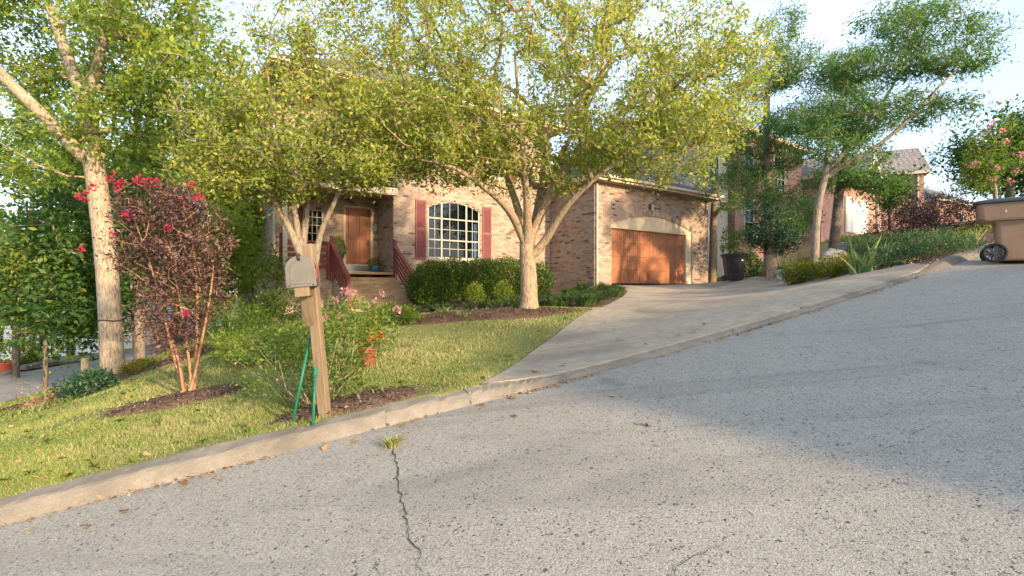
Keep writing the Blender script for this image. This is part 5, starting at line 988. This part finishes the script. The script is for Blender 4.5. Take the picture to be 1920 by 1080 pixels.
# ------------------------------------------------------------------ neighbouring houses
def nwindow(parent, face, a0, a1, z0, z1, cols=2, rows=3, fm=None):
    """face: (origin, ux, normal)"""
    O, ux, nm = map(Vector, face); Mf = Matrix(((ux.x, -nm.x, 0, O.x), (ux.y, -nm.y, 0, O.y), (0, 0, 1, O.z), (0, 0, 0, 1))); fm = fm or M['white']
    f = MB().box(a0 - .06, a0, -.04, .08, z0 - .06, z1 + .06, Mf).box(a1, a1 + .06, -.04, .08, z0 - .06, z1 + .06, Mf).box(a0, a1, -.04, .08, z1, z1 + .06, Mf).box(a0, a1, -.05, .08, z0 - .07, z0, Mf)
    for k in range(1, cols): x = a0 + (a1 - a0) * k / cols; f.box(x - .012, x + .012, -.025, .0, z0, z1, Mf)
    for k in range(1, rows): z = z0 + (z1 - z0) * k / rows; f.box(a0, a1, -.022, .0, z - .014, z + .014, Mf)
    w_ = f.build('window', fm, parent)
    for i in range(cols):
        for k in range(rows): MB().box(a0 + (a1 - a0) * i / cols, a0 + (a1 - a0) * (i + 1) / cols, -.012, -.006, z0 + (z1 - z0) * k / rows, z0 + (z1 - z0) * (k + 1) / rows, Mf).build('pane', M['glass'], w_)
    MB().box(a0, a1, -.004, -.001, z0, z1, Mf).build('shade', M['dark'], w_); return w_
# house B: grey siding flank and red brick, 2 storeys
pB = at(1378, 520, 25.0); B0 = Vector((pB.x, pB.y, g1(pB.x, pB.y) - 1.2)); ang = math.radians(38)
hB = empty('neighbour_house', tuple(B0), ang, 'tall red brick house with grey clapboard flank beyond the garage', 'house')
MB().box(0, 7.5, 0, 8, 0, 8.2).build('wall', M['fbrick'], hB); MB().box(-2.6, -.002, .35, 8, 0, 2.1).build('foundation', M['foundation'], hB); sd = MB().box(-2.58, -.002, .38, 7.9, 2.1, 8.2).build('side_wall', M['siding'], hB)
plank = MB(); plank.v = [(-2.62, 0, 0), (-.003, 0, 0), (-.003, .016, .15), (-2.62, .016, .15), (-2.62, .03, 0), (-.003, .03, 0)]; plank.f = [(0, 1, 2, 3), (4, 5, 1, 0), (0, 3, 4)]; pme = plank.mesh('clapboard'); pme.materials.append(M['siding'])
for i in range(46): o = bpy.data.objects.new('clapboard', pme); col.objects.link(o); o.parent = sd; o.location = (0, .345, 2.1 + i * .132)
nwindow(hB, ((0, 0, 0), (1, 0, 0), (0, -1, 0)), .9, 1.75, 3.2, 4.9, 2, 3); nwindow(hB, ((0, 0, 0), (1, 0, 0), (0, -1, 0)), .9, 1.75, 6.0, 7.6, 2, 3); nwindow(hB, ((0, 0, 0), (1, 0, 0), (0, -1, 0)), 4, 5.2, 5.8, 7.5, 3, 3); nwindow(hB, ((-2.58, .33, 0), (1, 0, 0), (0, -1, 0)), .8, 1.6, 5.6, 7.2, 2, 3)
MB().box(1.2, 1.5, -.02, 0, 1.75, 1.95).build('vent', M['dark'], hB)
hip_roof(hB, -2.6, 7.5, 0, 8, 8.4, .55, .4, seed=50, mat=M['shingle2'])
# house C: red brick gable with white garage door
pC = at(1585, 440, 31); C0 = Vector((pC.x, pC.y, g1(pC.x, pC.y) - .6)); hC = empty('neighbour_house', tuple(C0), math.radians(36), 'pink brick gabled house with a white garage door up the hill', 'house')
MB().box(-3.2, 5.6, 0, 8, -1, 3.9).build('wall', M['fbrick2'], hC)
gdc = MB().box(.05, 3.0, -.05, .02, .95, 2.95).build('garage_door', M['whitewall'], hC)
for k in range(4):
    for i in range(4): MB().box(.1 + i * .73, .1 + (i + 1) * .73 - .05, -.07, -.05, .99 + k * .49, .99 + (k + 1) * .49 - .04).build('panel', M['whitewall'], gdc)
MB().box(-.15, .05, -.08, .0, .9, 3.1).box(3.0, 3.2, -.08, .0, .9, 3.1).box(.05, 3.0, -.08, .0, 2.95, 3.1).build('door_trim', M['white'], hC)
MB().prism([(1.6, 3.85), (4.8, 3.85), (3.2, 5.9)], -.3, 3.0).build('gable', M['fbrick2'], hC); MB().prism([(1.2, 3.75), (1.6, 3.75), (3.2, 5.75), (4.8, 3.75), (5.2, 3.75), (3.2, 6.2)], -.5, -.32).build('barge_board', M['white'], hC)
gr_ = MB().poly([(1.2, -.45, 3.76), (3.2, -.45, 6.22), (3.2, 4, 6.22), (1.2, 4, 3.76)]).poly([(5.2, -.45, 3.76), (5.2, 4, 3.76), (3.2, 4, 6.22), (3.2, -.45, 6.22)]).build('gable_roof', M['shingle2'], hC)
nwindow(hC, ((0, 0, 0), (1, 0, 0), (0, -1, 0)), -1.0, -.35, 2.3, 3.6, 2, 3); nwindow(hC, ((0, -.3, 0), (1, 0, 0), (0, -1, 0)), 2.8, 3.6, 4.0, 5.0, 2, 2)
MB().tube([(4.7, -.1, 3.8), (4.7, -.1, .5)], .06, 6).build('downspout', M['white'], hC)
hip_roof(hC, -3.2, 5.6, 0, 8, 4.0, .5, .4, seed=60, mat=M['shingle2'], fas=M['white'])
# house D: further up, eave towards us
hD = empty('neighbour_house', (26.2, 40.3, E + 5.0), math.radians(-25), 'farthest pink brick house with pale grey roof and white downspout', 'house')
MB().box(-3, 5, 0, 6, -3, 3.6).build('wall', M['fbrick2'], hD); hip_roof(hD, -3, 5, 0, 6, 3.75, .72, .35, seed=70, mat=M['shingle2'], fas=M['white'], gable='lr')
MB().prism([(-.0, 3.55), (6, 3.55), (3, 5.6)], 4.99, 5.0, Matrix(((0, 1, 0, 0), (1, 0, 0, 0), (0, 0, 1, 0), (0, 0, 0, 1)))).build('gable', M['fbrick2'], hD)
MB().tube([(4.6, -.08, 3.6), (4.6, -.08, -2.5)], .07, 6).build('downspout', M['white'], hD); MB().box(-3.3, 5.3, -.46, -.36, 3.5, 3.68).build('gutter', M['white'], hD)
nwindow(hD, ((0, 0, 0), (1, 0, 0), (0, -1, 0)), 1.2, 2.2, .6, 2.4, 2, 3)
pD = at(1790, 395, 52); D0 = Vector((pD.x, pD.y, g1(pD.x, pD.y) - .8)); hD = empty('neighbour_house', tuple(D0), math.radians(30), 'small piece of red brick house with dark roof behind the pink flowering tree', 'house')
MB().box(-4, 6, 0, 8, -1, 4.2).build('wall', M['fbrick2'], hD); hip_roof(hD, -4, 6, 0, 8, 4.3, .6, .35, seed=75, mat=M['shingle'], fas=M['white']); nwindow(hD, ((0, 0, 0), (1, 0, 0), (0, -1, 0)), 1, 2, 1.5, 3.2, 2, 3)
# white house across the side street
pW = at(40, 690, 34); hW = empty('white_house', (pW.x, pW.y, g1(pW.x, pW.y) - .3), math.radians(-25), 'white sided house seen through leaves across the side street', 'house')
MB().box(-8, 9, 0, 8, -.5, 5.6).build('wall', M['whitewall'], hW); hip_roof(hW, -8, 9, 0, 8, 5.8, .5, .4, seed=80, mat=M['shingle2'], fas=M['white'])
for a in (-6.3, -3.4, -.4, 2.4, 5.6):
    nwindow(hW, ((0, 0, 0), (1, 0, 0), (0, -1, 0)), a, a + 1, 1.0, 2.5, 2, 3); nwindow(hW, ((0, 0, 0), (1, 0, 0), (0, -1, 0)), a, a + 1, 3.6, 5.0, 2, 3)
# things along the side street
p = gb(159, 705, 10.4); o = MB().box(-.045, .045, -.045, .045, 0, .55).build('wooden_post', M['bark_grey'], bevel=.008); o.location = p; tag(o, 'short weathered wooden post beside the side street', 'post')
p = gb(14, 690, 20.5); o = MB().lathe([(.28, 0), (.36, .3), (.38, .3), (.38, .34), (.3, .34)], n=18).build('red_planter', M['redpot']); o.location = (p[0], p[1], p[2] + .05); tag(o, 'round red planter across the side street at the left edge', 'planter')

# ------------------------------------------------------------------ mulch beds, grass, litter
for bi, ((cx, cy_), a, b, tt) in enumerate(BEDS):
    nr, na = 9, 44; V = []; th = np.linspace(0, 2 * math.pi, na, endpoint=False); rr_ = 1 + .12 * np.sin(3 * th + cx) + .08 * np.sin(7 * th + cy_); rg2 = np.random.default_rng(400 + bi)
    for k in range(nr + 1):
        f = k / nr; u = a * f * rr_ * np.cos(th); v = b * f * rr_ * np.sin(th); x = cx + u * math.cos(tt) - v * math.sin(tt); y = cy_ + u * math.sin(tt) + v * math.cos(tt); z = G(x, y) + .03 + .05 * (1 - f ** 2) - .07 * f ** 6 + rg2.normal(0, .008, na); V.append(np.stack([x, y, z], -1))
    V = np.concatenate(V); Q = []
    for k in range(nr):
        for i in range(na): j = (i + 1) % na; Q.append((k * na + i, k * na + j, (k + 1) * na + j, (k + 1) * na + i))
    me = np_mesh('mulch_bed', V, np.array(Q)); ba = me.attributes.new('bed', 'FLOAT', 'POINT'); ba.data.foreach_set('value', np.ones(len(V), np.float32))
    o = tag(link('mulch_bed', me, M['soil'], smooth=True), ['brown mulch bed round the pale tree', 'mulch ring under the crape myrtle', 'mulch bed at the foot of the mailbox', 'mulch strip beside the side street', 'mulch patch behind the roses'][bi], kind='structure')
    n = int(a * b * 3.14 * 900); th = rg2.uniform(0, 6.283, n); f = np.sqrt(rg2.uniform(0, 1.0, n)); u = a * f * np.cos(th); v = b * f * np.sin(th); x = cx + u * math.cos(tt) - v * math.sin(tt); y = cy_ + u * math.sin(tt) + v * math.cos(tt)
    P = np.stack([x, y, G(x, y) + .035 + .05 * (1 - f ** 2)], -1); D = rg2.normal(size=(n, 3)); D[:, 2] *= .25
    c = link('mulch_chips', leaf_mesh('mulch_chips', P, rg2, .045, .35, .8, D), M['mulch'], o); c['kind'] = 'stuff'
rg3 = np.random.default_rng(77)
def lawn_points(n, ylo, yhi, xlo=-11, xhi=9.5, p=1.7):
    y = (ylo ** (1 - p) + rg3.uniform(0, 1, n) * (yhi ** (1 - p) - ylo ** (1 - p))) ** (1 / (1 - p)); x = rg3.uniform(-1.05, .9, n) * y; t_ = KT(x, y)
    k = (t_ > .235) & ~in_drive(x, y, .02) & ~in_bed(x, y, .97) & (x > xlo) & (x < xhi) & ~((x < csn(y) + .15) & (y > 5)); return x[k], y[k]
x, y = lawn_points(520000, 2.6, 13.5, xhi=3.2); hz = (y > 10.9) & (x > -4.2); x = x[~hz]; y = y[~hz]
bare = np.sin(x * 2.7 + 2.2) * np.sin(y * 2.3 + .4) + .5 * np.sin(x * 6.1 - y * 4.3) > .95; kp = ~bare | (rg3.uniform(size=len(x)) < .3); x = x[kp]; y = y[kp]
z = G(x, y) + .012 * np.sin(x * 3.1 + y * 1.7) + .012 * np.sin(x * 1.3 - y * 2.9); n = len(x)
a = rg3.uniform(0, 6.283, n); patch = np.sin(x * 1.9 + 1) * np.sin(y * 1.6) + .6 * np.sin(x * 4.7 + y * 3.1) * np.sin(y * 5.3 - x) ; edge = np.clip(1.2 - KT(x, y), 0, 1)
h = rg3.uniform(.014, .038, n) * (1 + .35 * patch) * np.where(rg3.uniform(size=n) < .03, 1.9, 1) ; w_ = .0022 + .0006 * y; ln = rg3.uniform(.1, .9, n) * h; b = np.stack([np.cos(a), np.sin(a), 0 * a], -1); sd = np.stack([-np.sin(a), np.cos(a), 0 * a], -1); P = np.stack([x, y, z - .004], -1); a2 = rg3.uniform(0, 6.283, n); ld = np.stack([np.cos(a2), np.sin(a2), 0 * a2], -1)
V = np.stack([P - sd * w_[:, None], P + sd * w_[:, None], P + ld * ln[:, None] + np.array([0, 0, 1]) * h[:, None]], 1).reshape(-1, 3)
ti = np.clip(rg3.normal(.55, .22, n) + .18 * patch, 0, 1)
o = link('grass', np_mesh('grass', V, np.arange(3 * n).reshape(-1, 3), np.repeat(ti, 3)), M['grass']); tag(o, 'short patchy green and straw coloured lawn grass', 'grass', kind='stuff')
# broad leaved weeds and taller tufts among the grass
xw, yw = lawn_points(260, 2.9, 11, xhi=3.0); P = []; D = []
for a, b in zip(xw, yw):
    m = rg3.integers(5, 12); th = rg3.uniform(0, 6.283, m); P.append(np.stack([np.full(m, a), np.full(m, b), np.full(m, g1(a, b) + .012)], -1)); D.append(np.stack([np.cos(th), np.sin(th), rg3.uniform(.25, 1.0, m)], -1))
o = link('lawn_weeds', leaf_mesh('lawn_weeds', np.concatenate(P), rg3, .06, .34, .6, np.concatenate(D), None, .15), M['lf_fern']); tag(o, 'small broad leaved weeds and tufts in the lawn', 'weeds', kind='stuff')
# rough grass further off: right garden and the verge by the side street
x = rg3.uniform(-12, -6.5, 26000); y = rg3.uniform(7, 16, 26000); k = (x > csn(y) + .1) & ~in_bed(x, y) & (np.abs(x) < y * 1.02); xr = rg3.uniform(8, 20, 40000); yr = rg3.uniform(13, 24, 40000); kr = (xr > dr(yr) + .5) & (xr < yr)
x = np.r_[x[k], xr[kr]]; y = np.r_[y[k], yr[kr]]; n = len(x); P = np.stack([x, y, G(x, y)], -1); D = rg3.normal(size=(n, 3)) * .4; D[:, 2] = 1
o = link('rough_grass', leaf_mesh('rough_grass', P, rg3, .09, .16, .1, D, np.clip(rg3.normal(.3, .2, n), 0, 1)), M['grass']); tag(o, 'rougher green grass on the slope and verge', 'grass', kind='stuff')
# fine leaf litter (uncountable) and the larger fallen leaves one by one
x, y = lawn_points(1500, 2.7, 12, xhi=3.4); n = len(x); P = np.stack([x, y, G(x, y) + .03], -1); D = rg3.normal(size=(n, 3)); D[:, 2] *= .3
gxk = rg3.uniform(-6, 7, 900); off = np.abs(rg3.normal(0, .035, 900)); P2 = np.stack([gxk, K(gxk) - off + .01, R(gxk, K(gxk) - off) + .012], -1); kk = np.sin(gxk * 5.1) + np.sin(gxk * 2.3 + 1) + rg3.normal(0, .5, 900) > -.1; P2 = P2[kk]; D2 = rg3.normal(size=(len(P2), 3)); D2[:, 2] *= .25
xb = rg3.uniform(6.8, 8.6, 260); yb_ = K(xb) + rg3.uniform(.1, .7, 260); P3 = np.stack([xb, yb_, np.maximum(G(xb, yb_), R(xb, yb_) + .13) + .02], -1); D3 = rg3.normal(size=(260, 3)); D3[:, 2] *= .3
o = link('leaf_litter', leaf_mesh('leaf_litter', np.r_[P, P2, P3], rg3, .032, .6, .7, np.r_[D, D2, D3]), M['litter']); tag(o, 'small dry leaf litter in the grass and gutter', 'leaf litter', kind='stuff')
def dead_leaf(seed, s):
    r = np.random.default_rng(seed); n = 11; V = [(0, 0, .1 * s)]; lob = r.uniform(.6, 1.15, n)
    for i in range(n): a = 2 * math.pi * i / n; rr = s * (lob[i] if i % 2 else .7 * lob[i]); V.append((rr * math.cos(a), rr * .8 * math.sin(a), s * r.uniform(0, .35)))
    V.append((-1.6 * s, .1 * s, s * .1)); Q = [(0, 1 + i, 1 + (i + 1) % n) for i in range(n)] + [(0, 6, len(V) - 1)]
    return np_mesh('fallen_leaf', np.array(V), np.array(Q), np.full(len(V), r.uniform(.15, .95)))
DL = [dead_leaf(i, .045) for i in range(7)]
for m_ in DL: m_.materials.append(M['litter'])
def fallen(pts, lab, grp, surf):
    for i, q_ in enumerate(pts):
        o = bpy.data.objects.new('fallen_leaf', DL[(i * 3 + len(pts)) % 7]); col.objects.link(o); p = surf(*q_); o.location = (p[0], p[1], p[2]); o.rotation_euler = (rnd.gauss(0, .25), rnd.gauss(0, .25), rnd.uniform(0, 6)); s = rnd.uniform(.6, 1.1); o.scale = (s, s, s); tag(o, lab, 'leaf', grp)
def on_road(px, py): p = road_pt(px, py); return (p.x, p.y, p.z + .008)
def on_g(px, py, Y0=None):
    lo, hi = 2.0, 25.0      # march along the pixel ray to the ground
    Y = lo
    while Y < hi:
        p = at(px, py, Y); z = g1(p.x, p.y) + (.02 if in_drive(np.array([p.x]), np.array([p.y]))[0] else .03)
        if KT(p.x, p.y) > .3 and p.z <= z: return (p.x, p.y, z + .012)
        Y += .05
    return (p.x, p.y, p.z)
fallen([(232, 958), (345, 905), (60, 990), (410, 895), (160, 985), (610, 838), (665, 825), (905, 757), (960, 745), (1045, 722)], 'dry tan leaf caught in the gutter at the foot of the kerb', 'gutter leaves', lambda a, b: on_road(a, b + 4))
fallen([(1440, 605), (965, 782), (1215, 800), (1150, 745), (1800, 527), (1640, 597), (752, 800)], 'single dead leaf lying on the grey road', 'leaves on the road', on_road)
fallen([(1105, 637), (1160, 640), (1270, 640), (1320, 610), (1130, 606), (1020, 672), (1055, 692), (1300, 660), (1000, 715), (1210, 660), (1150, 620)], 'pale dead leaf lying on the concrete driveway', 'leaves on the driveway', on_g)
fallen([(120, 865), (275, 858), (35, 870), (180, 835), (290, 800), (80, 920), (720, 700), (800, 690), (860, 660), (770, 650), (930, 640), (700, 740), (470, 800), (420, 840), (840, 720), (900, 690), (960, 650), (1010, 600), (1040, 590), (1080, 580)], 'curled brown leaf lying on the lawn', 'leaves on the lawn', on_g)

# ------------------------------------------------------------------ unseen house and trees added across the road to shade the street
def UT(u, t_): return (u * -SUN_H.y + t_ * SUN_H.x, u * SUN_H.x + t_ * SUN_H.y)
def across(u, t_, H, wid, seed, n, label, low=.12, ntar=260, size=.34):
    x, y = UT(u, t_); b = (x, y, R(x, y)); tk = interp([b, (x, y, b[2] + H * .35), (x + .2, y, b[2] + H * .85)], 4); c = (x, y, b[2] + H * (low + (1 - low) / 2)); rz = H * (1 - low) / 2; rr = np.random.default_rng(seed); bl = [(c, (wid, wid, rz), 3)]
    for _ in range(5): a = rr.uniform(0, 6.28); f = rr.uniform(-.7, .7); bl.append(((x + math.cos(a) * wid * .6, y + math.sin(a) * wid * .6, c[2] + f * rz), (wid * .45, wid * .45, rz * .3), .8))
    tree('shade_caster_tree', label, 'tree', b, [tk], bl, seed, M['lf_deep'], size, n, M['bark_dark'], ntar=ntar, r_base=.25, r_tip=.008, step=.6, wig=.4, group='unseen trees added across the street to cast shade', clus=.4)
hx_, hy_ = UT(3.75, 12); hA = empty('shade_caster_house', (hx_, hy_, R(hx_, hy_) - .5), math.atan2(SUN_H.x, -SUN_H.y), 'unseen brick house added across the street behind the camera to shade the road', 'house')
HV = 5.55
MB().box(0, 9.2, -7, 0, -.5, HV).build('wall', M['fbrick2'], hA); hip_roof(hA, 0, 9.2, -7, 0, HV + .15, .42, .35, seed=90, mat=M['shingle2'], fas=M['white'])
for a in (1.2, 4.0, 6.8):
    for z in (1.2, 3.6): nwindow(hA, ((0, 0, 0), (1, 0, 0), (0, 1, 0)), a, a + 1.1, z, z + 1.5, 2, 3)
across(5.6, 10.6, 5.6, 1.5, 501, 5000, 'unseen small dense tree added across the street to soften the house shadow', size=.2)
across(25.6, 17, 15, 4.4, 504, 16000, 'unseen tall broad tree added uphill across the street for shade')
across(33, 18, 17, 4.7, 505, 16000, 'unseen tallest tree added at the top of the hill for shade')
